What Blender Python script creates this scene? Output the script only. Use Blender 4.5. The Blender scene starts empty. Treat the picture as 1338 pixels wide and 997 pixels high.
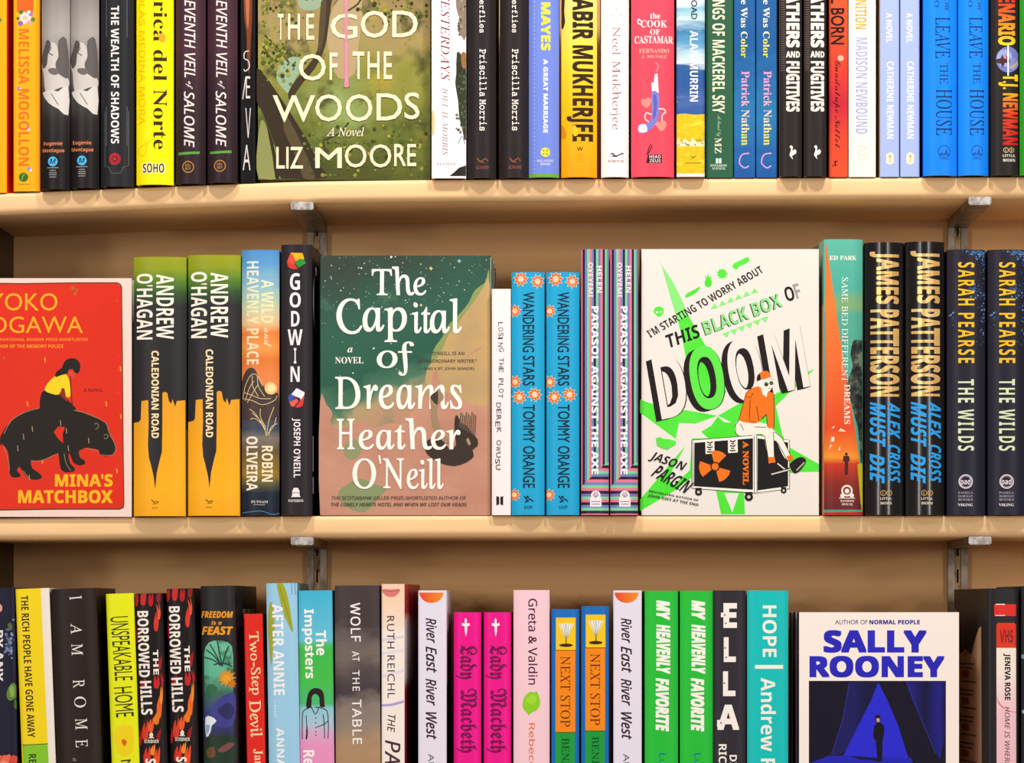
import bpy, bmesh, math, random
from mathutils import Vector
from mathutils.geometry import tessellate_polygon

random.seed(7)
sc = bpy.context.scene
COL = sc.collection

# ------------------------------------------------------------------ camera, world, lamps, exposure
S = 0.00069          # metres per photograph pixel at the shelf front
D = 3.5              # camera distance from the shelf front
VX, VY = 750.0, 800.0
ZC = 0.95            # camera height above the bottom of the unit
cam = bpy.data.cameras.new('camera')
cam.sensor_fit = 'HORIZONTAL'
cam.sensor_width = 36.0
cam.lens = 36.0 * D / (1338 * S)
cam.shift_x = (669 - VX) / 1338
cam.shift_y = (VY - 498.5) / 1338
cam_ob = bpy.data.objects.new('camera', cam)
COL.objects.link(cam_ob)
cam_ob.location = (0, -D, ZC)
cam_ob.rotation_euler = (math.pi / 2, 0, 0)
sc.camera = cam_ob

wd = bpy.data.worlds.new('shop_ambient')
sc.world = wd
wd.use_nodes = True
bg = wd.node_tree.nodes['Background']
bg.inputs[0].default_value = (1.0, 0.97, 0.93, 1)
bg.inputs[1].default_value = 0.25


def lamp(name, loc, size, power, col=(1, 0.957, 0.90), aim=(0, 0.05, ZC + 0.2), sy=None):
    l = bpy.data.lights.new(name, 'AREA')
    l.shape = 'RECTANGLE'
    l.size, l.size_y = size, (sy or size)
    l.energy = power
    l.color = col
    o = bpy.data.objects.new(name, l)
    COL.objects.link(o)
    o.location = loc
    o.rotation_euler = (Vector(aim) - Vector(loc)).to_track_quat('-Z', 'Y').to_euler()
    return o


for lx in (-0.5, 0.55):          # the row of ceiling lamps over the aisle, close to the shelves
    lamp('ceiling_lamp', (lx, -0.85, ZC + 1.75), 0.15, 22.0 if lx > 0 else 18.0)
for lx in (-1.1, 1.0):           # the next row
    lamp('ceiling_lamp', (lx, -2.6, ZC + 1.75), 0.35, 7)
for lx in (-3.2, 3.4):           # added fill lamps, low and far, to brighten the recessed back panel
    lamp('low_fill_lamp', (lx, -6.0, ZC + 0.42), 0.5, 52)
    lamp('low_fill_lamp', (lx * 0.8, -6.4, ZC + 1.05), 0.5, 40)

sc.view_settings.view_transform = 'Standard'
sc.view_settings.look = 'None'
sc.view_settings.gamma = 1.0
sc.view_settings.use_curve_mapping = False
sc.view_settings.exposure = -0.05


# ------------------------------------------------------------------ helpers: colour and materials
def lin(c):
    return c / 12.92 if c <= 0.04045 else ((c + 0.055) / 1.055) ** 2.4


def C(h):
    h = h.lstrip('#')
    if len(h) == 3:
        h = ''.join(k * 2 for k in h)
    return tuple(lin(int(h[i:i + 2], 16) / 255) for i in (0, 2, 4)) + (1.0,)


MATS = {}


def bsdf(m):
    return m.node_tree.nodes['Principled BSDF']


def flat(h, rough=0.42, metal=0.0):
    if not isinstance(h, str):
        return h
    k = (h, rough, metal)
    if k not in MATS:
        m = bpy.data.materials.new('print_' + h.strip('#'))
        m.use_nodes = True
        b = bsdf(m)
        b.inputs['Base Color'].default_value = C(h)
        b.inputs['Roughness'].default_value = rough
        b.inputs['Metallic'].default_value = metal
        b.inputs['Specular IOR Level'].default_value = 0.16
        MATS[k] = m
    return MATS[k]


def paint(name, stops, p0, p1, amt=0.0, scale=20.0, stretch=(1, 1, 1), blotches=(), rough=0.42, coat=0.0, detail=4.0, seed=0.0, fine=0.0):
    """printed artwork: a colour ramp from local point p0 to p1 (x, z), disturbed by noise, with blotches of other colours."""
    m = bpy.data.materials.new(name)
    m.use_nodes = True
    t = m.node_tree
    N, L = t.nodes, t.links
    b = bsdf(m)
    b.inputs['Roughness'].default_value = rough
    b.inputs['Specular IOR Level'].default_value = 0.16
    if coat:
        b.inputs['Coat Weight'].default_value = coat
        b.inputs['Coat Roughness'].default_value = 0.17
    tc = N.new('ShaderNodeTexCoord')
    dx, dz = p1[0] - p0[0], p1[1] - p0[1]
    q = dx * dx + dz * dz
    dot = N.new('ShaderNodeVectorMath'); dot.operation = 'DOT_PRODUCT'
    L.new(tc.outputs['Object'], dot.inputs[0])
    dot.inputs[1].default_value = (dx / q, 0, dz / q)
    off = -(p0[0] * dx + p0[1] * dz) / q

    def noise(sc_, det, sd):
        mp = N.new('ShaderNodeMapping')
        L.new(tc.outputs['Object'], mp.inputs[0])
        mp.inputs['Location'].default_value = (sd, sd * 1.7, sd * 0.3)
        mp.inputs['Scale'].default_value = stretch
        n = N.new('ShaderNodeTexNoise')
        n.inputs['Scale'].default_value = sc_
        n.inputs['Detail'].default_value = det
        n.inputs['Roughness'].default_value = 0.6
        L.new(mp.outputs[0], n.inputs['Vector'])
        return n.outputs['Fac']
    ma = N.new('ShaderNodeMath'); ma.operation = 'MULTIPLY_ADD'
    L.new(noise(scale, detail, seed), ma.inputs[0])
    ma.inputs[1].default_value = amt
    ma.inputs[2].default_value = off - amt * 0.5
    ad = N.new('ShaderNodeMath'); ad.operation = 'ADD'
    L.new(dot.outputs['Value'], ad.inputs[0])
    L.new(ma.outputs[0], ad.inputs[1])
    cr = N.new('ShaderNodeValToRGB')
    el = cr.color_ramp.elements
    while len(el) > 1:
        el.remove(el[0])
    el[0].position, el[0].color = stops[0][0], C(stops[0][1])
    for p, c in stops[1:]:
        e = el.new(min(1, max(0, p)))
        e.color = C(c)
    L.new(ad.outputs[0], cr.inputs[0])
    out = cr.outputs[0]
    for i, (c, s_, lo, hi) in enumerate(blotches):
        mr = N.new('ShaderNodeMapRange')
        mr.inputs['From Min'].default_value, mr.inputs['From Max'].default_value = lo, hi
        L.new(noise(s_, 5.0, seed + 3.1 * (i + 1)), mr.inputs['Value'])
        mx = N.new('ShaderNodeMix'); mx.data_type = 'RGBA'
        L.new(mr.outputs[0], mx.inputs['Factor'])
        L.new(out, mx.inputs['A'])
        mx.inputs['B'].default_value = C(c)
        out = mx.outputs['Result']
    L.new(out, b.inputs['Base Color'])
    return m


def wood(name, h, h2, scale=(6, 6, 90), rough=0.5):
    return paint(name, [(0.2, h), (0.8, h2)], (0, -50), (0, 50), amt=1.6, scale=3.0, stretch=scale, rough=rough)


M_TAN = wood('tan_laminate', '#fad09c', '#f2c692', (3, 14, 30), 0.5)
M_WALL = wood('tan_back_panel', '#dfb07c', '#d4a571', (1.2, 1, 26), 0.6)
M_DARK = wood('dark_brown_panel', '#3a2115', '#2b170e', (30, 30, 3), 0.4)
M_PAGES = paint('page_edges', [(0.3, '#f1e6cf'), (0.7, '#d9c9a8')], (-50, 0), (50, 0), amt=1.0, scale=60.0, stretch=(60, 1, 60), rough=0.8)


def metal(name, h, rough, h2=None, sc_=60):
    m = paint(name, [(0.35, h), (0.65, h2 or h)], (0, -50), (0, 50), amt=1.4, scale=sc_, stretch=(1, 1, 0.6), rough=rough)
    bsdf(m).inputs['Metallic'].default_value = 0.85
    return m


M_STEEL = metal('scuffed_steel', '#a39689', 0.34, '#75685b')
M_TIP = metal('bright_steel_tip', '#f4eeea', 0.3, '#b5aaa4', 160)
M_SLOT = flat('#120b08', 0.7)
M_RUST = metal('worn_bronze_groove', '#a08260', 0.4, '#5a4636', 200)


# ------------------------------------------------------------------ helpers: meshes
def link(name, mesh, parent=None):
    o = bpy.data.objects.new(name, mesh)
    COL.objects.link(o)
    if parent is not None:
        o.parent = parent
    return o


def mesh_from(name, groups, smooth=()):
    """groups: list of (verts, faces, material) -> one mesh"""
    V, F, MI, mats, SM = [], [], [], [], []
    for gi, (vs, fs, m) in enumerate(groups):
        if m not in mats:
            mats.append(m)
        k = mats.index(m)
        b = len(V)
        V.extend(vs)
        for f in fs:
            F.append([i + b for i in f]); MI.append(k); SM.append(gi in smooth)
    me = bpy.data.meshes.new(name)
    me.from_pydata(V, [], F)
    for m in mats:
        me.materials.append(m)
    me.polygons.foreach_set('material_index', MI)
    me.polygons.foreach_set('use_smooth', SM)
    me.update()
    return me


def box(x0, x1, y0, y1, z0, z1):
    v = [(x0, y0, z0), (x1, y0, z0), (x1, y1, z0), (x0, y1, z0), (x0, y0, z1), (x1, y0, z1), (x1, y1, z1), (x0, y1, z1)]
    f = [(3, 2, 1, 0), (4, 5, 6, 7), (0, 1, 5, 4), (1, 2, 6, 5), (2, 3, 7, 6), (3, 0, 4, 7)]
    return v, f


def tag(o, label, cat, group=None, kind=None):
    o['label'] = label
    o['category'] = cat
    if group:
        o['group'] = group
    if kind:
        o['kind'] = kind


# ------------------------------------------------------------------ helpers: lettering
UP = {'R': 0x1D400, 'RI': 0x1D434, 'RBI': 0x1D468, 'SC': 0x1D4D0, 'FR': 0x1D56C, 'N': 0x1D5A0, 'SB': 0x1D5D4, 'SI': 0x1D608,
      'SBI': 0x1D63C, 'MO': 0x1D670}


def fontmap(s, f):
    if f == 'S':
        return s
    o = ''
    for c in s:
        if f == 'RI' and c == 'h':
            o += '\u210e'
        elif 'A' <= c <= 'Z':
            o += chr(UP[f] + ord(c) - 65)
        elif 'a' <= c <= 'z':
            o += chr(UP[f] + 26 + ord(c) - 97)
        else:
            o += c
    return o


TEXTS = {}


def glyphs(s, f, space=1.0):
    """flat outline of a line of lettering"""
    k = (s, f, space)
    if k not in TEXTS:
        cu = bpy.data.curves.new('lettering', 'FONT')
        cu.body = fontmap(s, 'RI' if f == 'RR' else f)
        cu.size = 1.0
        cu.resolution_u = 3
        cu.space_character = space
        o = bpy.data.objects.new('lettering', cu)
        me = o.to_mesh()
        sl = 0.265 if f == 'RR' else 0.0     # upright roman from the sloped one
        vs = [(v.co.x - sl * v.co.y, v.co.y) for v in me.vertices]
        fs = [tuple(p.vertices) for p in me.polygons]
        o.to_mesh_clear()
        bpy.data.objects.remove(o)
        bpy.data.curves.remove(cu)
        TEXTS[k] = (vs, fs)
    return TEXTS[k]


def smooth_loop(pts, n=4, closed=True):
    out = []
    k = len(pts)
    for i in range(k if closed else k - 1):
        g = (lambda j: pts[j % k]) if closed else (lambda j: pts[min(max(j, 0), k - 1)])
        p0, p1, p2, p3 = g(i - 1), g(i), g(i + 1), g(i + 2)
        for s in range(n):
            t = s / n
            out.append(tuple(0.5 * (2 * p1[a] + (p2[a] - p0[a]) * t + (2 * p0[a] - 5 * p1[a] + 4 * p2[a] - p3[a]) * t * t
                                    + (3 * p1[a] - p0[a] - 3 * p2[a] + p3[a]) * t ** 3) for a in (0, 1)))
    if not closed:
        out.append(pts[-1])
    return out


# ------------------------------------------------------------------ the bookcase
SHELF_V = {1: [(-60, 254), (0, 252), (200, 243.5), (400, 236), (560, 234), (900, 232), (1500, 229.5)],
           2: [(-60, 677.5), (0, 677), (400, 674), (700, 673.5), (1500, 673.5)],
           3: [(-60, 1117), (1500, 1117)]}
NOSE = 0.004         # y of the shelf front
BACK = 0.205         # y of the back panel


def shelf_z(row, x):
    px = x / S + VX
    p = SHELF_V[row]
    for (a, va), (b, vb) in zip(p, p[1:]):
        if px <= b or b == p[-1][0]:
            v = va + (vb - va) * (px - a) / (b - a)
            return ZC + (VY - v) * S
    return 0


XL, XR = -0.5347, 0.56
TH = 0.0195
o = link('wall_back', mesh_from('wall_back', [box(XL - 0.02, XR + 0.02, BACK, BACK + 0.018, 0.45, 1.62) + (M_WALL,)]))
o['kind'] = 'structure'
M_FLOOR = paint('brown_carpet', [(0.3, '#8a7460'), (0.7, '#7a6552')], (0, 0), (0, 100), amt=2.0, scale=200, rough=0.9)
o = link('floor', mesh_from('floor', [box(-4.5, 4.5, -8.0, 0.4, -0.52, -0.5) + (M_FLOOR,)]))
o['kind'] = 'structure'
for nm, xa, xb, lb in (('upright_panel', XL - 0.022, XL, 'dark brown upright panel closing the shelves on their left end'),):
    bm = bmesh.new()
    v, f = box(xa, xb, -0.004, BACK, 0.45, 1.62)
    o = link(nm, mesh_from(nm, [(v, f, M_DARK)]))
    tag(o, lb, 'panel')

for row, lb in ((1, 'tan laminate shelf board carrying the top row of books'), (2, 'tan laminate shelf board carrying the middle row of books'),
                (3, 'tan laminate shelf board carrying the bottom row of books')):
    sec = []
    r1, r2 = 0.004, 0.006
    for i in range(6):
        a = math.pi / 2 * i / 5
        sec.append((NOSE + r1 - r1 * math.sin(a), -r1 + r1 * math.cos(a)))
    for i in range(6):
        a = math.pi / 2 * i / 5
        sec.append((NOSE + r2 - r2 * math.cos(a), -TH + r2 - r2 * math.sin(a)))
    sec += [(BACK, -TH), (BACK, 0.0)]
    xs = [XL + 0.0005 + (XR - XL - 0.0005) * i / 60 for i in range(61)]
    V, F = [], []
    n = len(sec)
    for x in xs:
        # soften the bend by averaging neighbours
        z = sum(shelf_z(row, x + d) for d in (-0.03, -0.015, 0, 0.015, 0.03)) / 5
        V += [(x, y, z + dz) for y, dz in sec]
    for i in range(60):
        for j in range(n):
            a, b = i * n + j, i * n + (j + 1) % n
            F.append((a, b, b + n, a + n))
    F.append(tuple(range(n - 1, -1, -1)))
    F.append(tuple(60 * n + j for j in range(n)))
    me = mesh_from('shelf_board', [(V, F, M_TAN)], smooth=(0,))
    o = link('shelf_board', me)
    me.set_sharp_from_angle(angle=math.radians(40))
    tag(o, lb, 'shelf')

# slotted wall standards and the brackets hooked into them
for x, side in ((-0.2447, 'left'), (0.3655, 'right')):
    w = 0.0188
    g = []
    yb, yf_ = BACK - 0.0005, BACK - 0.009
    g.append(box(x - w / 2, x + w / 2, yf_ + 0.0022, yb, 0.46, 1.6) + (M_STEEL,))
    g.append(box(x - w / 2, x - w / 2 + 0.0062, yf_, yf_ + 0.0022, 0.46, 1.6) + (M_STEEL,))
    g.append(box(x + w / 2 - 0.0062, x + w / 2, yf_, yf_ + 0.0022, 0.46, 1.6) + (M_STEEL,))
    o = link('wall_standard', mesh_from('wall_standard', g))
    tag(o, 'slotted steel standard on the back panel, %s one of two' % side, 'shelf standard')
    gs = []
    z = 0.47
    while z < 1.59:
        gs.append(box(x - 0.0009, x + 0.0009, yf_ + 0.0014, yf_ + 0.0024, z, z + 0.013) + (M_SLOT,))
        z += 0.0254
    gs.append(box(x - 0.003, x + 0.003, yf_ + 0.0017, yf_ + 0.0023, 0.46, 1.6) + (M_RUST,))
    p = link('slotted_groove', mesh_from('slotted_groove', gs), o)
    for row, nm in ((1, 'top'), (2, 'middle'), (3, 'bottom')):
        zt = min(shelf_z(row, x - 0.012), shelf_z(row, x + 0.012)) - TH
        bm = bmesh.new()
        hh = 0.0062
        yt = -0.003
        prof = [(yt, -0.0), (yt - 0.002, -0.0015), (yt - 0.002, -hh + 0.001), (yt, -hh), (yf_ - 0.001, -hh - 0.001), (yf_ - 0.001, 0.0)]
        prof[0] = (yt, 0.0)
        xw = 0.0098
        rows_ = []
        for xx, ins in ((x - xw, 0.0012), (x - xw + 0.0012, 0), (x + xw - 0.0012, 0), (x + xw, 0.0012)):
            rows_.append([bm.verts.new((xx, y + (ins if k in (1, 2) else 0), zt - 0.0002 + dz)) for k, (y, dz) in enumerate(prof)])
        for a, b in zip(rows_, rows_[1:]):
            for k in range(6):
                bm.faces.new((a[k], b[k], b[(k + 1) % 6], a[(k + 1) % 6]))
        bm.faces.new(rows_[0]); bm.faces.new(rows_[-1][::-1])
        bmesh.ops.recalc_face_normals(bm, faces=bm.faces)
        me = bpy.data.meshes.new('shelf_bracket'); bm.to_mesh(me); bm.free()
        me.materials.append(M_STEEL)
        o = link('shelf_bracket', me)
        tag(o, 'steel bracket under the %s shelf board at the %s standard' % (nm, side), 'bracket')
        v, f = box(x - xw - 0.0004, x + xw + 0.0004, yt - 0.0036, yt - 0.0012, zt - hh - 0.0006, zt + 0.0004)
        me = mesh_from('bracket_tip', [(v, f, M_TIP)])
        tip = link('bracket_tip', me, o)
        tip['label'] = 'bright worn bracket tip'
        bm = bmesh.new(); bm.from_mesh(me); bmesh.ops.bevel(bm, geom=bm.edges[:] , offset=0.0009, segments=2, affect='EDGES'); bm.to_mesh(me); bm.free()


# ------------------------------------------------------------------ books
class Book:
    def __init__(s, kind, x0, x1, vt, row, label, cover, side=None, depth=0.152, sag=0.0, p=2.6, y=0.0, lean=0.0, yaw=0.0,
                 face=False, t=0.026, group=None, view=None, pages=None, back=None, rough=0.42):
        s.kind, s.row, s.face, s.view = kind, row, face, view
        s.y, s.lean, s.yaw = y, math.radians(lean), math.radians(yaw)
        s.f = (D + y) / D
        s.w = (x1 - x0) * S * s.f
        xt = ((x0 + x1) / 2 - VX) * S * s.f
        zt = ZC + (VY - vt) * S * s.f
        zs = max(shelf_z(row, xt - s.w / 2), shelf_z(row, xt + s.w / 2)) + 0.0003 + s.w / 2 * abs(math.sin(s.lean))
        s.h = (zt - zs) / math.cos(s.lean)
        s.x = xt - math.sin(s.lean) * s.h
        if s.lean:
            zs = max(shelf_z(row, s.x - s.w / 2), shelf_z(row, s.x + s.w / 2)) + 0.0003 + s.w / 2 * abs(math.sin(s.lean))
        s.z = zs
        s.hard = kind.startswith('hard')
        s.t, s.depth, s.sag, s.p = t, depth, (0.0 if face else sag), p
        e = bpy.data.objects.new(kind, None)
        e.empty_display_size = 0.02
        COL.objects.link(e)
        e.location = (s.x, y, zs)
        e.rotation_euler = (0, s.lean, s.yaw)
        tag(e, label, 'book', group)
        s.root = e
        s.n = 0
        s.art = {}
        s.cols = [s.w / 2 * math.sin(math.pi / 2 * (2 * i / 16 - 1)) for i in range(17)]
        s.ys = [s.sag * abs(2 * c / s.w) ** s.p for c in s.cols]
        m = cover(s) if callable(cover) else flat(cover, rough)
        sm = m if side is None else (side(s) if callable(side) else flat(side, rough))
        bk = sm if back is None else (back(s) if callable(back) else flat(back, rough))
        pg = flat(pages, 0.8) if isinstance(pages, str) else M_PAGES
        th = 0.0024 if s.hard else 0.0006
        edge = flat('#b9ada0', 0.6) if s.hard else sm
        if face:
            s.build_face(m, sm, bk, th, pg)
        else:
            s.build_spine(m, sm, bk, th, pg)

    # plan outline of the cover swept up to the book height
    def shell(s, outer, inner, runs, name):
        g = []
        h = s.h
        for a, b, m in runs:
            pts = outer[a:b + 1]
            V = [(x, y, 0) for x, y in pts] + [(x, y, h) for x, y in pts]
            n = len(pts)
            g.append((V, [(i, i + 1, i + 1 + n, i + n) for i in range(n - 1)], m))
        n = len(outer)
        V = [(x, y, 0) for x, y in inner] + [(x, y, h) for x, y in inner]
        g.append((V, [(i + 1, i, i + n, i + 1 + n) for i in range(n - 1)], flat('#e9dfcf', 0.7)))
        for z, fl in ((0, 1), (h, 0)):
            V = [(x, y, z) for x, y in outer] + [(x, y, z) for x, y in inner]
            F = [(i, i + n, i + 1 + n, i + 1) if fl else (i, i + 1, i + 1 + n, i + n) for i in range(n - 1)]
            # the turned-in jacket edge shows the colour of the face it belongs to
            for a, b, m in runs:
                g.append((V, [F[i] for i in range(a, b)], m))
        for i in (0, n - 1):
            V = [(outer[i][0], outer[i][1], 0), (inner[i][0], inner[i][1], 0), (inner[i][0], inner[i][1], h), (outer[i][0], outer[i][1], h)]
            g.append((V, [(0, 1, 2, 3)], runs[0][2] if i == 0 else runs[-1][2]))
        me = mesh_from(name, g, smooth=(1,))
        s.cover = link(name, me, s.root)

    def build_spine(s, m, sm, bk, th, pg):
        w, d = s.w / 2, s.depth
        # left board (back cover) from fore edge to spine, spine, right board (front cover)
        outer = [(-w, d)] + list(zip(s.cols, s.ys)) + [(w, d)]
        inner = [(-w + th, d)] + [(c * (w - th) / w, max(yy + th, th) + (0.0008 if s.hard else 0)) for c, yy in zip(s.cols, s.ys)] + [(w - th, d)]
        s.shell(outer, inner, [(0, 1, bk), (1, 17, m), (17, 18, sm)], 'dust_jacket' if s.hard else 'paper_cover')
        zi = 0.003 if s.hard else 0.0003
        x = w - th - 0.0002
        v, f = box(-x, x, s.sag + th + 0.0015, d - (0.003 if s.hard else 0.0004), zi, s.h - zi)
        link('page_block', mesh_from('page_block', [(v, f, pg)]), s.root)

    def build_face(s, m, sm, bk, th, pg):
        w, t = s.w / 2, s.t
        k = 8
        arc = [(-w - 0.0 + (0.0015 if s.hard else 0.0004) * (1 - math.sin(math.pi * i / k)), t * i / k) for i in range(k + 1)]
        outer = [(w, 0)] + arc + [(w, t)]
        inner = [(w, th)] + [(x + th, min(max(y, th), t - th)) for x, y in arc] + [(w, t - th)]
        s.shell(outer, inner, [(0, 1, m), (1, k + 1, sm), (k + 1, k + 2, bk)], 'dust_jacket' if s.hard else 'paper_cover')
        # shell() walks anticlockwise seen from above only for spine-out books: turn the faces round
        me = s.cover.data
        bm = bmesh.new(); bm.from_mesh(me); bmesh.ops.reverse_faces(bm, faces=bm.faces); bm.to_mesh(me); bm.free()
        zi = 0.003 if s.hard else 0.0003
        v, f = box(-w + th + 0.002, w - (0.003 if s.hard else 0.0004), th + 0.0001, t - th - 0.0001, zi, s.h - zi)
        link('page_block', mesh_from('page_block', [(v, f, pg)]), s.root)

    # photograph pixel -> local x, z on the printed face
    def px(s, p):
        x, v = p
        if s.view:
            ox, oy, k = s.view
            x, v = ox + x / k, oy + v / k
        wx = (x - VX) * S * s.f - s.x
        wz = ZC + (VY - v) * S * s.f - s.z
        c, q = math.cos(s.lean), math.sin(s.lean)
        return (wx * c - wz * q, wx * q + wz * c)

    def yf(s, x):
        if s.sag == 0:
            return 0.0
        c = s.cols
        x = min(max(x, c[0]), c[-1])
        for i in range(16):
            if x <= c[i + 1]:
                t = (x - c[i]) / max(1e-9, c[i + 1] - c[i])
                return s.ys[i] + (s.ys[i + 1] - s.ys[i]) * t
        return s.ys[-1]

    def put(s, part, P, F, m, inc=1.0):
        """P: local (x, z) points, F: faces"""
        s.n += inc
        lift = 0.00004 + 0.0000026 * s.n
        w = s.w / 2 - 0.00005
        if s.sag > 0.0008:
            bm = bmesh.new()
            vs = [bm.verts.new((x, 0, z)) for x, z in P]
            for f in F:
                try:
                    bm.faces.new([vs[i] for i in f])
                except ValueError:
                    pass
            x0, x1 = min(p[0] for p in P), max(p[0] for p in P)
            for c in s.cols[1:-1]:
                if x0 < c < x1:
                    bmesh.ops.bisect_plane(bm, geom=bm.verts[:] + bm.edges[:] + bm.faces[:], plane_co=(c, 0, 0), plane_no=(1, 0, 0), dist=1e-7)
            bm.verts.index_update()
            P = [(v.co.x, v.co.z) for v in bm.verts]
            F = [[v.index for v in f.verts] for f in bm.faces]
            bm.free()
        # keep print inside the face it is printed on
        P = [(min(max(x, -w), w), min(max(z, 0.0001), s.h - 0.0001)) for x, z in P]
        V, FF = [(x, s.yf(x) - lift, z) for x, z in P], []
        for f in F:
            a = 0.0
            for i in range(len(f)):
                p, q = P[f[i]], P[f[(i + 1) % len(f)]]
                a += p[0] * q[1] - q[0] * p[1]
            if abs(a) < 1e-13:
                continue
            FF.append(list(f) if a > 0 else list(f)[::-1])
        s.art.setdefault(part, []).append((V, FF, flat(m) if isinstance(m, str) else m))

    def poly(s, part, pts, m, sm=0, inc=1.0):
        if sm:
            pts = smooth_loop(pts, sm)
        P = [s.px(p) for p in pts]
        F = tessellate_polygon([[Vector((x, z, 0)) for x, z in P]])
        s.put(part, P, F, m, inc)

    def rect(s, part, x0, y0, x1, y1, m):
        s.poly(part, [(x0, y0), (x1, y0), (x1, y1), (x0, y1)], m)

    def disc(s, part, cx, cy, r, m, ry=None, n=24, hole=0.0):
        ry = ry or r
        o_ = [(cx + r * math.cos(2 * math.pi * i / n), cy + ry * math.sin(2 * math.pi * i / n)) for i in range(n)]
        if not hole:
            return s.poly(part, o_, m)
        i_ = [(cx + r * hole * math.cos(2 * math.pi * i / n), cy + ry * hole * math.sin(2 * math.pi * i / n)) for i in range(n)]
        P = [s.px(p) for p in o_ + i_]
        s.put(part, P, [(i, (i + 1) % n, n + (i + 1) % n, n + i) for i in range(n)], m)

    def star(s, part, cx, cy, r, r2, k, m, a0=0.0):
        s.poly(part, [(cx + (r if i % 2 == 0 else r2) * math.cos(a0 + math.pi * i / k), cy + (r if i % 2 == 0 else r2) * math.sin(a0 + math.pi * i / k)) for i in range(2 * k)], m, inc=0.4)

    def line(s, part, pts, wd_, m, sm=0):
        if sm:
            pts = smooth_loop(pts, sm, closed=False)
        n = len(pts)
        L, R = [], []
        for i, (x, y) in enumerate(pts):
            a, b = pts[max(0, i - 1)], pts[min(n - 1, i + 1)]
            dx, dy = b[0] - a[0], b[1] - a[1]
            q = math.hypot(dx, dy) or 1
            L.append((x - dy / q * wd_ / 2, y + dx / q * wd_ / 2))
            R.append((x + dy / q * wd_ / 2, y - dx / q * wd_ / 2))
        P = [s.px(p) for p in L + R]
        s.put(part, P, [(i, i + 1, n + i + 1, n + i) for i in range(n - 1)], m)

    def text(s, part, st, font, m, p0, p1, up, off=0.0, pre='', slant=0.0, cols=None, space=1.0):
        # off (in ems) thickens every stroke by printing the line again round a small ring
        vs, fs = glyphs(pre + st, font, space)
        if not fs:
            return
        off = max(0.0, off)
        ws, _ = glyphs(st, font, space)
        wx = max(v[0] for v in ws) - min(v[0] for v in ws) + 2 * off
        x1 = max(v[0] for v in vs) + off
        y0, y1 = min(v[1] for v in ws) - off, max(v[1] for v in ws) + off
        ring = [(0, 0)] + ([(off * math.cos(a), off * math.sin(a)) for a in (0.785, 2.356, 3.927, 5.498)] if off else [])
        for ax, ay in ring:
            P, U = [], []
            for x, y in vs:
                q = (y + ay - y0) / (y1 - y0)
                u = (x + ax + slant * (q - 0.5) - (x1 - wx)) / wx
                U.append(u)
                P.append(s.px((p0[0] + u * (p1[0] - p0[0]) + q * up[0], p0[1] + u * (p1[1] - p0[1]) + q * up[1])))
            if cols:
                by = {}
                for f in fs:
                    u = sum(U[i] for i in f) / len(f)
                    by.setdefault(next(c for lim, c in cols if u <= lim), []).append(f)
                for c, ff in by.items():
                    s.put(part, P, ff, c, inc=0.0)
                s.n += 1
            else:
                s.put(part, P, fs, m)

    def V(s, part, st, font, m, x0, y0, x1, y1, **k):      # reads downwards
        s.text(part, st, font, m, (x0, y0), (x0, y1), (x1 - x0, 0), **k)

    def H(s, part, st, font, m, x0, y0, x1, y1, **k):      # reads across
        s.text(part, st, font, m, (x0, y1), (x1, y1), (0, y0 - y1), **k)

    def zl(s, *stops):
        """ramp stops given by photograph row -> (position, colour) along the local height"""
        return sorted((((ZC + (VY - v) * S * s.f - s.z) / s.h), c) for v, c in stops)

    def grad(s, name, *stops, **k):
        return paint(name, s.zl(*stops), (0, 0), (0, s.h), **k)

    def side(s, part, yz, m, right=True):      # print on the front (right) or back (left) cover of a spine-out book
        s.n += 0.3
        x = (s.w / 2 + 0.00006 + 0.000004 * s.n) * (1 if right else -1)
        s.art.setdefault(part, []).append(([(x, y, z) for y, z in yz], [tuple(range(len(yz)))], flat(m) if isinstance(m, str) else m))

    def done(s):
        for part, g in s.art.items():
            link(part, mesh_from(part, g), s.cover)
        return s

    def copy(s, x0, vt, label, y=None, lean=None, yaw=None, x1=None):
        y = s.y if y is None else y
        lean = s.lean if lean is None else math.radians(lean)
        f = (D + y) / D
        r = s.root.copy()
        COL.objects.link(r)
        r['label'] = label
        xt = (x0 - VX) * S * f + s.w / 2
        x = xt - math.sin(lean) * s.h
        z = max(shelf_z(s.row, x - s.w / 2), shelf_z(s.row, x + s.w / 2)) + 0.0003 + s.w / 2 * abs(math.sin(lean))
        r.location = (x, y, z)
        r.rotation_euler = (0, lean, s.yaw if yaw is None else math.radians(yaw))
        if vt is not None:
            r.scale = (1, 1, (ZC + (VY - vt) * S * f - z) / (s.h * math.cos(lean)))
        for ch in s.root.children:
            c = ch.copy(); COL.objects.link(c); c.parent = r
            for g in ch.children:
                q = g.copy(); COL.objects.link(q); q.parent = c
        return r


TL, AL, PE, IL, BL = 'title_lettering', 'author_lettering', 'publisher_emblem', 'cover_print', 'blurb_lettering'
HB, PB = 'hardcover_book', 'paperback_book'
V1 = (0, 0, 3.935); V2 = (300, 0, 3.935); V3 = (600, 0, 3.935); V4 = (900, 0, 3.055)
V5 = (0, 230, 3.935); V6 = (0, 440, 3.935)
VA = (300, 240, 3.717); VB = (300, 440, 3.717); VC_ = (630, 320, 2.695); VD = (820, 310, 4.956); VE = (820, 480, 4.748)
VF = (1050, 300, 4.646); VG = (1050, 480, 4.531)
H1 = (0, 750, 4.039); H2 = (160, 750, 4.037); H3 = (330, 750, 4.037); H4 = (490, 750, 4.037); H5 = (660, 750, 4.037)
H6 = (830, 750, 4.037); H7 = (1020, 750, 4.038)
HANG = dict(sag=0.0055, p=2.4, y=-0.006)      # rounded hardcover spine standing proud of the shelf edge
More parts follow.
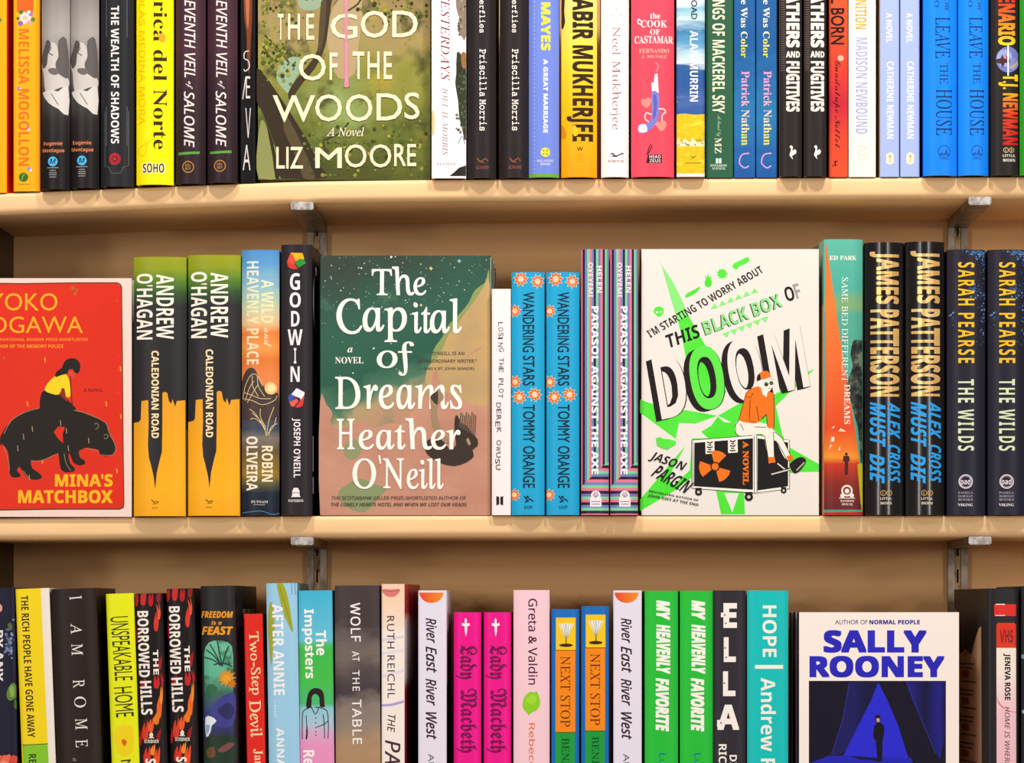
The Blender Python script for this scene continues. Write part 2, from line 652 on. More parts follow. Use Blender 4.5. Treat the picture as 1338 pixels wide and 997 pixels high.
FLAT = dict(sag=0.0012, p=14, y=0.004)

# ================================================================== top row
b = Book(PB, 17.5, 52.5, -92, 1, 'amber spine with orange letters and pink flowers, second from left on the top shelf', '#ffab08', side='#ff4a18',
         view=V1, group='books on the top shelf', **FLAT)
b.rect(IL, 86, -60, 172, 62, '#f2611c')
for i, (x, y, r, c) in enumerate([(130, 92, 34, '#f6d7d2'), (105, 120, 16, '#8a62a8'), (158, 70, 15, '#9c78b4'), (170, 100, 14, '#5d7a3c'), (108, 62, 14, '#4f7234'),
                                  (150, 118, 16, '#ee9d9f'), (128, 92, 15, '#f7b6a0'), (92, 95, 10, '#45672f'), (148, 62, 10, '#fff1e6')]):
    b.star(IL, x, y, r, r * 0.72, 7, c, a0=i)
for x, y in ((97, 455), (140, 660), (150, 870)):
    b.star(IL, x, y, 15, 8, 5, '#8a8ac0'); b.star(IL, x + 8, y + 5, 9, 5, 5, '#f0d6dc')
b.V(AL, 'MELISSA MOGOLLON', 'SB', '#ee6a17', 95, 150, 150, 853)
b.disc(PE, 121, 911, 24, '#2f6b22'); b.line(PE, [(112, 925), (118, 900), (130, 896)], 5, '#8fae3c')
b.line(PE, [(92, 948), (152, 948)], 4, '#b06a10')
b.done()
b.copy(-26.5, -92, 'amber spine with a red cover edge at the left end of the top shelf')

b = Book(HB, 53.5, 90.5, -104, 1, 'grey photograph spine with a blue round emblem, left of the two identical copies', lambda s: s.grad(
    'grey_photo_print', (-104, '#8f8885'), (0, '#8d8582'), (40, '#a7a09c'), (70, '#8a8381'), (120, '#4a4544'), (160, '#2c2726'), (190, '#1f1b1b'), (250, '#1c1818'),
    amt=0.12, scale=26, rough=0.4), side='#1c1818', view=V1, group='books on the top shelf', **HANG)
b.poly(IL, [(208, 320), (225, 290), (240, 230), (262, 215), (292, 235), (300, 300), (285, 330), (300, 380), (346, 400), (350, 440), (310, 450), (262, 470), (230, 460), (222, 380)], '#c9c1bd', 3)
b.poly(IL, [(225, 250), (240, 205), (262, 225), (246, 280), (240, 330), (218, 350), (210, 300)], '#57504f', 3)
b.poly(IL, [(300, 210), (340, 200), (350, 390), (305, 380), (285, 330), (300, 290)], '#5f5856', 3)
b.poly(IL, [(250, 352), (290, 352), (306, 372), (280, 386), (252, 372)], '#6d6462', 3)
b.poly(IL, [(216, 475), (262, 462), (300, 470), (348, 440), (348, 590), (300, 560), (250, 530)], '#d6cfca', 2)
b.line(IL, [(230, 235), (262, 245), (250, 268), (272, 285)], 5, '#4a4342', sm=3)
b.line(IL, [(262, 480), (300, 540)], 6, '#8f8784')
b.H(AL, 'Eugenie', 'SB', '#e8824e', 222, 727, 320, 752); b.H(AL, 'Montague', 'SB', '#e8824e', 216, 764, 330, 788)
b.disc(PE, 271, 830, 25, '#4bb4ea'); b.text(PE, 'M', 'SBI', '#15303f', (254, 842), (288, 842), (0, -26))
for y, w_ in ((862, 30), (876, 16), (888, 20), (898, 20), (910, 18)):
    b.line(PE, [(271 - w_, y), (271 + w_, y)], 4.5, '#8f8884')
b.done()
b.copy(91.5, -102, 'grey photograph spine with a blue round emblem, right of the two identical copies')

b = Book(HB, 131, 174, -100, 1, 'charcoal spine with white capitals and a red seal, left of the bright yellow book', '#242328', side='#1b1a1e', view=V1,
         group='books on the top shelf', **HANG)
b.V(TL, 'THE WEALTH OF SHADOWS', 'SB', '#f4ece6', 570, 30, 612, 738)
for pts in ([(546, -300), (546, 190)], [(652, -300), (652, 190)], [(546, 545), (546, 750)], [(652, 545), (652, 750)],
            [(538, 570), (538, 855), (560, 860), (572, 890), (620, 890), (632, 860), (660, 850), (660, 570)]):
    b.line(IL, pts, 3, '#5c6462')
b.disc(IL, 590, 817, 31, '#a8212a'); b.star(IL, 590, 817, 22, 10, 6, '#5e1218'); b.disc(IL, 590, 817, 7, '#c23a3c')
b.done()

b = Book(HB, 177.5, 226, -108, 1, 'bright yellow spine with tall dark serif letters on the top shelf', '#ffe800', side='#f2dc00', view=V1,
         group='books on the top shelf', **HANG)
b.V(TL, 'rica del Norte', 'R', '#3a2a16', 788, 5, 858, 768, pre='Amé', off=-0.008)
b.V(AL, 'LÁS MEDINA MORA', 'N', '#efb400', 712, 20, 752, 640, pre='NICO')
b.poly(IL, [(815, 190), (835, 165), (850, 185), (845, 215), (825, 215)], '#f5a21a', 2)
b.line(IL, [(755, 735), (715, 760), (712, 790), (735, 800), (752, 780), (757, 738), (790, 712)], 5, '#eec400', sm=3)
b.H(PE, 'SOHO', 'SB', '#fff7ef', 729, 836, 848, 892, off=0.055)
b.H(PE, 'SOHO', 'SB', '#2a1420', 733, 840, 844, 888)
b.done()

b = Book(HB, 229, 268, -100, 1, 'dark plum spine with slanted white letters and a green bar, left of the two copies', lambda s: s.grad(
    'plum_print', (-100, '#3a2530'), (60, '#472a35'), (140, '#33222a'), (240, '#2b1e23'), amt=0.25, scale=18), side='#2b1e23', view=V1,
    group='books on the top shelf', **HANG)
b.V(TL, 'EVENTH VEIL', 'SI', '#f0dcd8', 948, 0, 1004, 398, pre='THE S', off=0.012)
b.V(TL, 'of', 'SC', '#f0dcd8', 955, 418, 992, 458)
b.V(TL, 'SALOME', 'SI', '#f0dcd8', 945, 470, 1000, 758, off=0.012)
b.line(IL, [(916, 790), (1026, 784)], 13, '#5f9a3e')
b.disc(PE, 967, 858, 31, '#b07a3a', hole=0.82); b.H(PE, 'DEL', 'SB', '#b07a3a', 952, 843, 982, 856); b.H(PE, 'REY', 'SB', '#b07a3a', 952, 860, 982, 873)
b.done()
b.copy(270.5, -99, 'dark plum spine with slanted white letters and a green bar, right of the two copies')

b = Book(HB, 313, 334, -90, 1, 'narrow black spine with thin white letters, left of the forest cover', '#0d0b0b', side='#0d0b0b', view=V1,
         group='books on the top shelf', sag=0.001, p=8, y=0.006)
b.poly(IL, [(1256, -200), (1292, -200), (1296, 60), (1290, 200), (1282, 380), (1270, 300), (1268, 180), (1255, 60)], '#7a3a22', 3)
b.poly(IL, [(1262, -100), (1280, -100), (1282, 40), (1275, 150), (1264, 60)], '#b56a44', 3)
b.line(TL, [(1280, 262), (1258, 268), (1256, 300), (1276, 312), (1282, 345), (1262, 366), (1254, 355)], 5, '#d8d0cc', sm=4)
b.H(TL, 'E', 'N', '#d8d0cc', 1264, 392, 1286, 506); b.line(TL, [(1264, 395), (1248, 510)], 5, '#d8d0cc')
b.H(TL, 'V', 'N', '#d8d0cc', 1262, 555, 1290, 708); b.H(TL, 'A', 'N', '#d8d0cc', 1248, 745, 1288, 875)
b.done()

b = Book(HB, 335, 562, -104, 1, 'face-out book with a painted green forest cover and cream capitals on the top shelf', lambda s: paint(
    'forest_painting', [(0.0, '#4a4f22'), (0.22, '#6d7530'), (0.4, '#8d8a3c'), (0.55, '#a08c58'), (0.75, '#958052'), (1.0, '#49502a')],
    (0, 0), (0.02, s.h), amt=0.55, scale=16, blotches=(('#39421c', 20, 0.55, 0.72), ('#b49a34', 15, 0.6, 0.78), ('#8fa05e', 11, 0.58, 0.75), ('#4a4a2a', 45, 0.56, 0.7)), rough=0.4),
    side='#2b2416', view=V2, face=True, t=0.034, y=0.009, group='face-out books')
b.poly(IL, [(160, 620), (185, 640), (205, 700), (235, 760), (250, 830), (262, 918), (150, 918), (138, 800)], '#8d8f55', 2)
b.poly(IL, [(262, 330), (330, 290), (385, 330), (340, 400), (318, 470), (300, 480), (262, 440), (240, 395)], '#93ac8c', 3)
b.poly(IL, [(360, -60), (470, -80), (478, 10), (440, 50), (360, 40)], '#93a68a', 3)
b.poly(IL, [(560, 0), (680, 0), (660, 250), (640, 380), (560, 400), (520, 300), (500, 150)], '#b39b72', 3)
b.poly(IL, [(500, -150), (545, -150), (520, 40), (500, 200), (480, 270), (440, 350), (390, 410), (345, 470), (315, 520), (300, 480), (340, 410), (400, 340), (440, 280), (462, 200)], '#3f3322', 2)
b.poly(IL, [(470, 10), (498, 10), (484, 200), (462, 270), (455, 240)], '#54462f', 2)
b.poly(IL, [(140, 350), (190, 400), (240, 470), (300, 560), (350, 640), (400, 720), (440, 800), (470, 860), (500, 916), (262, 916), (255, 820), (225, 720), (190, 630), (160, 560), (140, 520)], '#372b1e', 2)
b.poly(IL, [(270, 560), (320, 640), (370, 740), (420, 860), (440, 916), (380, 916), (330, 780), (280, 670)], '#574930', 2)
b.poly(IL, [(190, 640), (225, 740), (250, 860), (256, 916), (235, 916), (220, 800)], '#33291c', 2)
for a in ([(690, -40), (660, 20), (600, 60)], [(612, 630), (560, 690), (480, 720)], [(480, 720), (495, 800)], [(180, 180), (250, 250), (310, 330)]):
    b.line(IL, a, 9, '#3f3823', sm=3)
random.seed(3)
for i in range(420):
    q = random.random()
    if q < 0.3:
        x, y = random.gauss(230, 55), random.gauss(290, 60)
    elif q < 0.45:
        x, y = random.gauss(850, 90), random.gauss(60, 60)
    elif q < 0.6:
        x, y = random.gauss(250, 70), random.gauss(40, 50)
    else:
        x, y = random.uniform(380, 1010), random.gauss(760, 80)
    x = min(max(x, 172), 1012)
    y = min(y, 900)
    q = random.uniform(4, 13)
    b.star(IL, x, y, q, q * 0.7, 5, random.choice(['#3d4a1e', '#4d5a22', '#5a6a26', '#6d7430', '#8a8a34', '#2f3a1a', '#a39a3c']), a0=i)
b.poly(IL, [(590, -300), (607, -300), (610, 380), (616, 440), (600, 450), (586, 440), (592, 380)], '#d88aa0', 2)
cr = '#efe2c0'
for st, a, yy, hh in (('T', (248, 278), 205, 135), ('H', (300, 362), 205, 135), ('E', (394, 436), 205, 135)):
    b.H(TL, st, 'S', cr, a[0], yy - hh, a[1], yy, off=0.012)
b.H(TL, 'G', 'S', cr, 518, 70, 658, 200, off=0.006); b.H(TL, 'O', 'S', cr, 674, 55, 816, 195, off=0.006); b.H(TL, 'D', 'S', cr, 836, 55, 968, 192, off=0.006)
b.H(TL, 'O', 'S', cr, 355, 278, 495, 415, off=0.006); b.H(TL, 'F', 'S', cr, 514, 270, 556, 412, off=0.012)
b.H(TL, 'THE', 'S', cr, 632, 265, 836, 408, off=0.012, space=1.15)
b.H(TL, 'W', 'S', cr, 222, 490, 440, 628, off=0.006); b.H(TL, 'OO', 'S', cr, 440, 485, 735, 625, off=0.004, space=1.04)
b.H(TL, 'D', 'S', cr, 755, 480, 888, 620, off=0.006); b.H(TL, 'S', 'S', cr, 898, 475, 978, 614, off=0.006)
b.poly(IL, [(594, 40), (607, 40), (608, 210), (594, 210)], '#d88aa0')
b.H(BL, 'A Novel', 'RI', cr, 498, 655, 692, 702, off=0.01)
b.H(AL, 'LIZ', 'S', cr, 240, 755, 378, 868, off=0.012); b.H(AL, 'M', 'S', cr, 440, 758, 578, 865, off=0.01)
b.H(AL, 'OO', 'S', cr, 592, 742, 832, 862, off=0.004, space=1.04); b.H(AL, 'RE', 'S', cr, 846, 740, 960, 855, off=0.012)
b.done()

b = Book(HB, 564, 609, -96, 1, 'white spine with red-brown slanted capitals and a strip of dark trees', '#fbeef0', side='#f4e4e4', view=V2,
         group='books on the top shelf', sag=0.0015, p=8, y=-0.003)
b.V(TL, 'ESTERDAYS', 'RI', '#8a2f36', 1086, 0, 1132, 412, pre='ALL OUR Y')
b.V(AL, 'JOEL H. MORRIS', 'RI', '#8f8180', 1092, 450, 1122, 798)
b.poly(IL, [(1165, -120), (1215, -140), (1215, 185), (1195, 190), (1170, 150), (1180, 90), (1165, 40)], '#8a7a66', 2)
b.poly(IL, [(1168, 270), (1190, 280), (1196, 330), (1215, 340), (1215, 720), (1195, 660), (1180, 600), (1175, 520), (1160, 430), (1165, 380)], '#343a26', 2)
b.poly(IL, [(1190, 275), (1215, 272), (1215, 345), (1196, 345)], '#9a6a3a', 2)
random.seed(5)
for i in range(40):
    b.star(IL, random.uniform(1165, 1213), random.uniform(330, 680), random.uniform(6, 14), 4, 5, random.choice(['#4d5c38', '#20241a', '#5f6f48', '#2b3a2c']), a0=i)
for i in range(16):
    b.star(IL, random.uniform(1170, 1213), random.uniform(-30, 180), random.uniform(6, 12), 4, 5, random.choice(['#6d5a40', '#a89a86', '#4a3d2c']), a0=i)
b.poly(IL, [(1130, 905), (1150, 890), (1180, 862), (1215, 850), (1215, 905)], '#2a2622')
b.line(IL, [(1175, 740), (1195, 700), (1210, 740)], 5, '#8f93b4', sm=3)
b.poly(IL, [(1040, 570), (1054, 590), (1052, 680), (1040, 690)], '#e2cc8e', 2)
b.H(PE, 'ELYSIAN', 'R', '#b8a8a4', 1066, 835, 1162, 849)
b.done()

b = Book(HB, 610.5, 648, -104, 1, 'black spine with white typewriter-style lettering, left of the two copies', '#2a2224', side='#221b1c', view=V3,
         group='books on the top shelf', **HANG)
b.V(TL, 'erflies', 'MO', '#f5ebe6', 104, 0, 134, 168, pre='Black Butt', off=0.012)
b.V(AL, 'Priscilla Morris', 'MO', '#f5ebe6', 104, 252, 142, 672, off=0.012)
b.line(PE, [(92, 812), (110, 830), (135, 815), (148, 828)], 6, '#8a4f38', sm=3); b.line(PE, [(100, 830), (128, 836)], 5, '#8a4f38')
b.H(PE, 'KNOPF', 'R', '#8a4f38', 88, 852, 154, 870)
b.done()
b.copy(653, -104, 'black spine with white typewriter-style lettering, right of the two copies beside the periwinkle book')

b = Book(HB, 691, 730.5, -95, 1, 'periwinkle blue spine with yellow and white bold capitals and a green bottom edge', '#7288e0', side='#5f74cc', view=V3,
         group='books on the top shelf', **HANG)
b.V(AL, 'MAYES', 'SB', '#f4e13c', 420, 12, 470, 260, off=0.03, pre='FRANCES ')
b.V(TL, 'A GREAT MARRIAGE', 'SB', '#fbf6f6', 432, 304, 456, 684, off=0.02)
for k in range(46):
    b.line(IL, [(386, -60 + k * 21), (386, -50 + k * 21)], 3, '#c3cdf4')
b.disc(PE, 443, 783, 24, '#f4e13c')
for dx in (-9, 9):
    for dy in (-9, 9):
        b.disc(PE, 443 + dx, 783 + dy, 5, '#8c8c62')
b.H(PE, 'BALLANTINE', 'R', '#dfe4f8', 400, 820, 486, 833); b.H(PE, 'BOOKS', 'R', '#dfe4f8', 418, 837, 468, 850)
b.rect(IL, 360, 892, 514, 912, '#6aa83c')
b.done()

b = Book(HB, 733.5, 780, -104, 1, 'amber spine with tall narrow black capitals, between the periwinkle and the white book', lambda s: s.grad(
    'amber_glow_print', (-104, '#9ac06a'), (0, '#e8d878'), (70, '#ffd640'), (130, '#ffbe10'), (231, '#ff9f08'), amt=0.06, scale=30), side='#e08a00', view=V3,
    group='books on the top shelf', **HANG)
b.poly(IL, [(522, -100), (545, -100), (540, 60), (545, 110), (530, 150), (522, 100)], '#3a2a14', 2)
b.poly(IL, [(524, 640), (540, 655), (552, 690), (545, 712), (526, 706)], '#d98a10', 2)
b.V(AL, 'ABIR MUKHERJEE', 'SB', '#33220f', 552, -10, 690, 728, off=0.025)
b.poly(IL, [(590, 640), (606, 660), (612, 690), (592, 700), (580, 668)], '#ffc01c', 2)
b.H(PE, 'W', 'SB', '#3a2410', 606, 756, 636, 774)
for y in (795, 806, 818, 830):
    b.line(PE, [(600, y), (642, y)], 3, '#e08f08')
b.done()

b = Book(HB, 785.5, 821.5, -92, 1, 'plain white spine with thin brown-pink serif lettering, between the amber and the coral book', '#fcf0f0', side='#f5e6e4', view=V3,
         group='books on the top shelf', **HANG)
b.H(BL, 'Novel', 'RR', '#c8a8a4', 772, 66, 836, 88, off=-0.012); b.H(BL, 'A', 'R', '#c8a8a4', 800, 36, 812, 54, off=-0.012)
b.V(AL, 'Neel Mukherjee', 'RR', '#a37674', 775, 136, 832, 668, off=-0.014)
b.poly(PE, [(772, 788), (790, 786), (806, 800), (842, 784), (846, 790), (820, 800), (808, 808), (796, 806), (780, 806), (795, 798)], '#3a2b2e')
b.H(PE, 'NORTON', 'R', '#584447', 764, 822, 848, 836)
b.done()

b = Book(HB, 825, 881, -98, 1, 'broad coral-pink spine with a blue flintlock pistol printed on it', '#e84a5e', side='#d84054', view=V3,
         group='books on the top shelf', back='#ead9bf', **HANG)
for st, x0, y0, x1, y1 in (('the', 982, 66, 1034, 96), ('COOK', 934, 104, 1070, 140), ('OF', 982, 150, 1032, 178), ('CASTAMAR', 902, 184, 1100, 222)):
    b.H(TL, st, 'R', '#fdeee8', x0, y0, x1, y1, off=-0.006)
b.line(TL, [(940, 112), (922, 96), (920, 118), (936, 124)], 6, '#fdeee8', sm=3)
b.H(AL, 'FERNANDO', 'R', '#f6b09c', 925, 250, 1080, 272); b.H(AL, 'J. MUÑEZ', 'R', '#f6b09c', 938, 280, 1068, 300)
b.poly(IL, [(1006, 380), (1020, 378), (1026, 478), (1004, 474), (990, 480), (988, 424), (1000, 424)], '#f6dfe4')
b.poly(IL, [(990, 470), (1024, 478), (1030, 540), (1024, 610), (1000, 650), (970, 676), (930, 684), (918, 660), (930, 638), (968, 634), (990, 600), (988, 540)], '#7e7ccb', 2)
b.poly(IL, [(996, 490), (1014, 492), (1016, 560), (1004, 610), (994, 600), (1002, 550)], '#5c5fb4', 2)
b.poly(IL, [(930, 640), (960, 640), (966, 676), (930, 680), (920, 660)], '#efe2f2', 2)
b.line(IL, [(1026, 560), (1050, 560), (1062, 575), (1044, 592), (1040, 630), (1010, 640)], 7, '#f1c8d0', sm=3)
b.line(IL, [(990, 590), (962, 580), (956, 610), (975, 626)], 7, '#f1c8d0', sm=3)
for hx, hy in ((962, 528), (1040, 646)):
    b.poly(IL, [(hx, hy + 28), (hx - 26, hy + 2), (hx - 22, hy - 22), (hx - 4, hy - 16), (hx + 6, hy - 28), (hx + 26, hy - 16), (hx + 22, hy + 8)], '#f58a82', 2)
b.line(IL, [(1012, 370), (1024, 340), (1010, 320)], 9, '#ef7a84', sm=3)
b.line(PE, [(968, 790), (975, 762), (985, 742), (992, 752), (978, 780), (962, 795)], 5, '#2a1a1e')
b.poly(PE, [(970, 794), (1042, 794), (1042, 838), (962, 838)], '#2a1a1e')
b.H(PE, 'HEAD', 'SB', '#f0c8c8', 978, 797, 1036, 814); b.H(PE, 'ZEUS', 'SB', '#f0c8c8', 978, 818, 1036, 835)
b.done()

b = Book(PB, 884, 921, -78, 1, 'spine painted as a blue and white sea above a yellow field', lambda s: s.grad(
    'sea_painting', (-78, '#eaf2f2'), (2, '#e4eef0'), (12, '#7fb8cc'), (26, '#cfe6ea'), (38, '#3f7fae'), (58, '#5f9cc4'), (72, '#b9d4de'), (82, '#dbe6ea'), (88, '#2a5c98'),
    (112, '#2b579a'), (136, '#4a68a6'), (150, '#2f55a0'), amt=0.12, scale=34, stretch=(0.5, 1, 3.0), blotches=(('#dfecee', 40, 0.6, 0.74), ('#2d6aa4', 38, 0.6, 0.75))),
    side='#3b6ea8', view=V3, group='books on the top shelf', sag=0.002, p=8, y=-0.003)
b.poly(IL, [(1112, 588), (1160, 584), (1210, 590), (1262, 586), (1262, 895), (1112, 895)], paint('yellow_field', [(0.2, '#e8c81a'), (0.5, '#d9b91c'), (0.8, '#f0d83a')], (0, -50), (0, 50), amt=2.0, scale=60, stretch=(1, 1, 3)))
b.poly(IL, [(1112, 748), (1125, 720), (1140, 735), (1160, 712), (1180, 730), (1200, 708), (1225, 735), (1262, 722), (1262, 752), (1112, 752)], '#e9e0b4')
random.seed(2)
for i in range(22):
    b.star(IL, 1120 + i * 6.2, random.uniform(715, 748), 7, 3, 4, random.choice(['#a8923c', '#f4efe2', '#8a7a40']), a0=i)
b.V(TL, 'OAD', 'S', '#2a2a3a', 1192, 0, 1224, 100, pre='THE COAST R', off=0.02)
b.V(AL, 'ALAN MURRIN', 'SB', '#f8eef0', 1186, 158, 1228, 522, off=-0.008)
b.line(PE, [(1184, 796), (1205, 812), (1226, 796), (1205, 806), (1190, 818)], 4, '#9a8420'); b.line(PE, [(1160, 838), (1248, 838)], 5, '#a08a24')
b.rect(IL, 1112, 892, 1262, 912, '#f2e4dc')
b.done()

b = Book(PB, 922, 958, -100, 1, 'dark green spine with narrow cream capitals on the top shelf', '#2f5f44', side='#294f3a', view=V4, group='books on the top shelf', **FLAT)
b.V(TL, 'NGS OF MACKEREL SKY', 'SB', '#f1e6c8', 94, 0, 144, 452, pre='KI', off=0.0)
b.V(BL, 'A Novel by', 'SC', '#a9bf9c', 108, 460, 130, 545, slant=0.1)
b.V(AL, 'MZ', 'R', '#e6dfc4', 104, 550, 130, 612, off=-0.01)
b.rect(PE, 108, 632, 130, 652, '#e6efe2'); b.line(PE, [(119, 632), (119, 652)], 3, '#3c6a50')
b.H(PE, 'HYPERION', 'R', '#d8e2d4', 86, 656, 152, 665); b.H(PE, 'AVENUE', 'R', '#d8e2d4', 92, 668, 146, 677)
b.done()


b = Book(PB, 959, 987, -85, 1, 'deep blue spine with pink and yellow lettering, left of the two copies', lambda s: s.grad(
    'blue_wash', (-85, '#2a5f9c'), (70, '#1f5a98'), (150, '#2a76ae'), (230, '#2058a0'), amt=0.5, scale=30, stretch=(1, 1, 2)), side='#17457c', view=V4,
    group='books on the top shelf', **FLAT)
b.V(TL, 'e Was Color', 'R', b.grad('white_to_yellow_ink', (10, '#f4efe4'), (40, '#f4ecc0'), (62, '#f2dd2a')), 208, 0, 234, 230, pre='The Futur')
b.V(AL, 'Patrick Nathan', 'R', b.grad('pink_to_yellow_ink', (95, '#ec9ac8'), (130, '#e8a8c4'), (165, '#ecdca0'), (180, '#f2dd2a')), 210, 284, 242, 580)
b.line(PE, [(242, 612), (212, 618), (202, 650), (222, 670), (240, 662)], 5, '#d8a0d8', sm=4)
b.done()
b.copy(988, -85, 'deep blue spine with pink and yellow lettering, right of the two copies')

b = Book(HB, 1019, 1048, -88, 1, 'black spine filled with chunky cream capitals, left of the two copies', '#2a2423', side='#231d1c', view=V4,
         back='#8a7668', group='books on the top shelf', sag=0.003, p=3, y=-0.005)
b.V(TL, 'THERS', 'SB', '#f6e9dc', 388, 10, 444, 190, off=0.045, pre='FA')
b.H(TL, 'AND', 'SB', '#f6e9dc', 388, 204, 444, 230, off=0.03)
b.V(TL, 'FUGITIVES', 'SB', '#f6e9dc', 388, 244, 444, 446, off=0.035)
for k in range(60):
    b.line(IL, [(366, -250 + 9 * k), (384, -251 + 9 * k)], 3, '#6a5a50')
b.poly(PE, [(402, 586), (410, 580), (416, 590), (412, 602), (424, 596), (430, 606), (424, 616), (412, 622), (416, 636), (408, 628), (402, 618), (406, 606), (408, 594)], '#f6ece4', 2)
b.done()
b.copy(1051, -88, 'black spine filled with chunky cream capitals, right of the two copies beside the orange-red book')

b = Book(PB, 1083, 1108, -80, 1, 'orange-red spine with black script lettering on the top shelf', lambda s: s.grad(
    'red_wash', (-80, '#e8622e'), (40, '#e2502a'), (100, '#d83a30'), (140, '#c4243a'), (180, '#e0462c'), (230, '#e4502c'), amt=0.15, scale=22), side='#b83a20', view=V4,
    group='books on the top shelf', **FLAT)
b.V(TL, 'BORN', 'S', '#2a1212', 566, 32, 622, 178, pre='STILL ', off=0.025)
b.V(AL, 'Guadalupe Nettel', 'SC', '#3a1412', 574, 240, 606, 592)
b.disc(IL, 606, 232, 12, '#f6b09a')
b.text(PE, 'x', 'SC', '#2a1212', (574, 664), (594, 664), (0, -24))
b.done()

b = Book(PB, 1109, 1144.5, -82, 1, 'cream-white spine with orange and lilac capitals on the top shelf', '#fdeee2', side='#f0dcc6', view=V4, group='books on the top shelf',
         back='#d9b98e', **FLAT)
b.V(TL, 'NITION', 'SB', '#eda63c', 664, 0, 710, 116, pre='MISRECOG', off=-0.005)
b.V(AL, 'MADISON NEWBOUND', 'SB', '#a9aed8', 666, 150, 714, 534, off=-0.005)
b.line(PE, [(672, 590), (690, 582), (708, 586), (690, 598), (674, 610), (690, 622), (710, 610), (706, 630), (690, 640), (676, 632)], 4, '#ecd8bc', sm=3)
b.done()

b = Book(PB, 1150, 1175, -70, 1, 'pale lavender spine with white narrow capitals, left of the two copies', '#a9b9ea', side='#9cabdc', back='#e6cfa4', view=V4,
         group='books on the top shelf', **FLAT)
b.V(BL, 'A NOVEL', 'SB', '#f8f2f4', 788, 52, 812, 170, off=-0.005)
b.V(AL, 'CATHERINE NEWMAN', 'SB', '#f8f2f4', 790, 246, 818, 554, off=-0.005)
b.disc(PE, 803, 622, 15, '#f5eccf', ry=13); b.poly(PE, [(788, 622), (818, 622), (818, 650), (803, 658), (788, 650)], '#f5eccf'); b.disc(PE, 803, 624, 6, '#cdb46a'); b.line(PE, [(803, 630), (803, 650)], 4, '#cdb46a')
b.done()
b.copy(1176.5, -70, 'pale lavender spine with white narrow capitals, right of the two copies')

b = Book(HB, 1207, 1251, -96, 1, 'bright azure spine with navy serif capitals, left of the two copies', '#1485f6', side='#0a4fc4', view=(1190, 0, 4.243),
         group='books on the top shelf', **HANG)
ny = '#0b2c66'
b.V(TL, 'HOW', 'RR', ny, 186, -40, 214, 62, off=-0.012); b.V(TL, 'TO', 'RR', ny, 130, -30, 158, 38, off=-0.012)
b.V(TL, 'LEAVE', 'RR', ny, 136, 94, 220, 322, off=-0.012); b.V(TL, 'THE', 'RR', ny, 162, 350, 206, 464, off=-0.014); b.V(TL, 'HOUSE', 'RR', ny, 140, 494, 230, 750, off=-0.012)
def halfmoon(b, cx, cy, c):
    b.disc(PE, cx, cy - 20, 36, c, hole=0.86)
    b.poly(PE, [(cx - 34, cy), (cx - 15, cy - 16), (cx, cy - 8), (cx + 12, cy - 40), (cx + 18, cy - 12), (cx + 34, cy)], c)
    b.line(PE, [(cx - 30, cy + 18), (cx - 16, cy + 22), (cx, cy + 18), (cx + 14, cy + 24), (cx + 28, cy + 18)], 4, c)
halfmoon(b, 186, 860, '#0f57b4')
b.done()
b.copy(1250.5, -96, 'bright azure spine with navy serif capitals, right of the two copies').scale.x = 0.9

b = Book(HB, 1295, 1331, -102, 1, 'black spine with fiery red-to-yellow capitals and an aeroplane in a cloud', '#262120', side='#1c1817', view=(1190, 0, 4.243),
         group='books on the top shelf', sag=0.004, p=2.6, y=-0.006)
fire = b.grad('flame_ink', (-40, '#c81e10'), (0, '#d8301a'), (20, '#e8641c'), (44, '#f4a81c'), (60, '#f6d814'))
fire2 = b.grad('flame_ink_lower', (98, '#f8cc10'), (118, '#f6bc14'), (130, '#ee8018'), (150, '#dc3818'), (190, '#c8181c'))
b.V(TL, 'ENARIO', 'SB', fire, 484, -20, 582, 252, pre='SC', off=0.03)
b.disc(IL, 540, 330, 66, '#6f78b8', ry=72); b.disc(IL, 520, 322, 44, '#9aa2d2', ry=48); b.disc(IL, 566, 352, 34, '#8088c4', ry=34)
b.poly(IL, [(468, 330), (500, 322), (508, 300), (518, 326), (545, 322), (552, 346), (520, 350), (512, 376), (498, 352), (480, 350)], '#4a2a26')
b.poly(IL, [(522, 300), (540, 318), (532, 334)], '#c83a28'); b.poly(IL, [(548, 372), (598, 338), (600, 352), (566, 380)], '#b9a48a')
b.V(AL, 'T.J. NEWMAN', 'SB', fire2, 486, 412, 598, 804, off=0.03)
b.line(IL, [(540, 250), (540, 420)], 8, '#f3ece4'); 
for x in (528, 560):
    b.disc(PE, x, 832, 15, '#d9b878', hole=0.8)
b.H(PE, 'L', 'R', '#d9b878', 523, 825, 533, 839); b.H(PE, 'B', 'R', '#d9b878', 555, 825, 565, 839)
b.H(PE, 'LITTLE,', 'SB', '#e0d6c8', 510, 856, 582, 872); b.H(PE, 'BROWN', 'SB', '#e0d6c8', 512, 880, 580, 896)
b.done()

b = Book(HB, 1333, 1372, -95, 1, 'green spine cut by the right edge of the photo on the top shelf', '#2c8f22', side='#23741c', view=None, group='books on the top shelf', **HANG)
b.done()

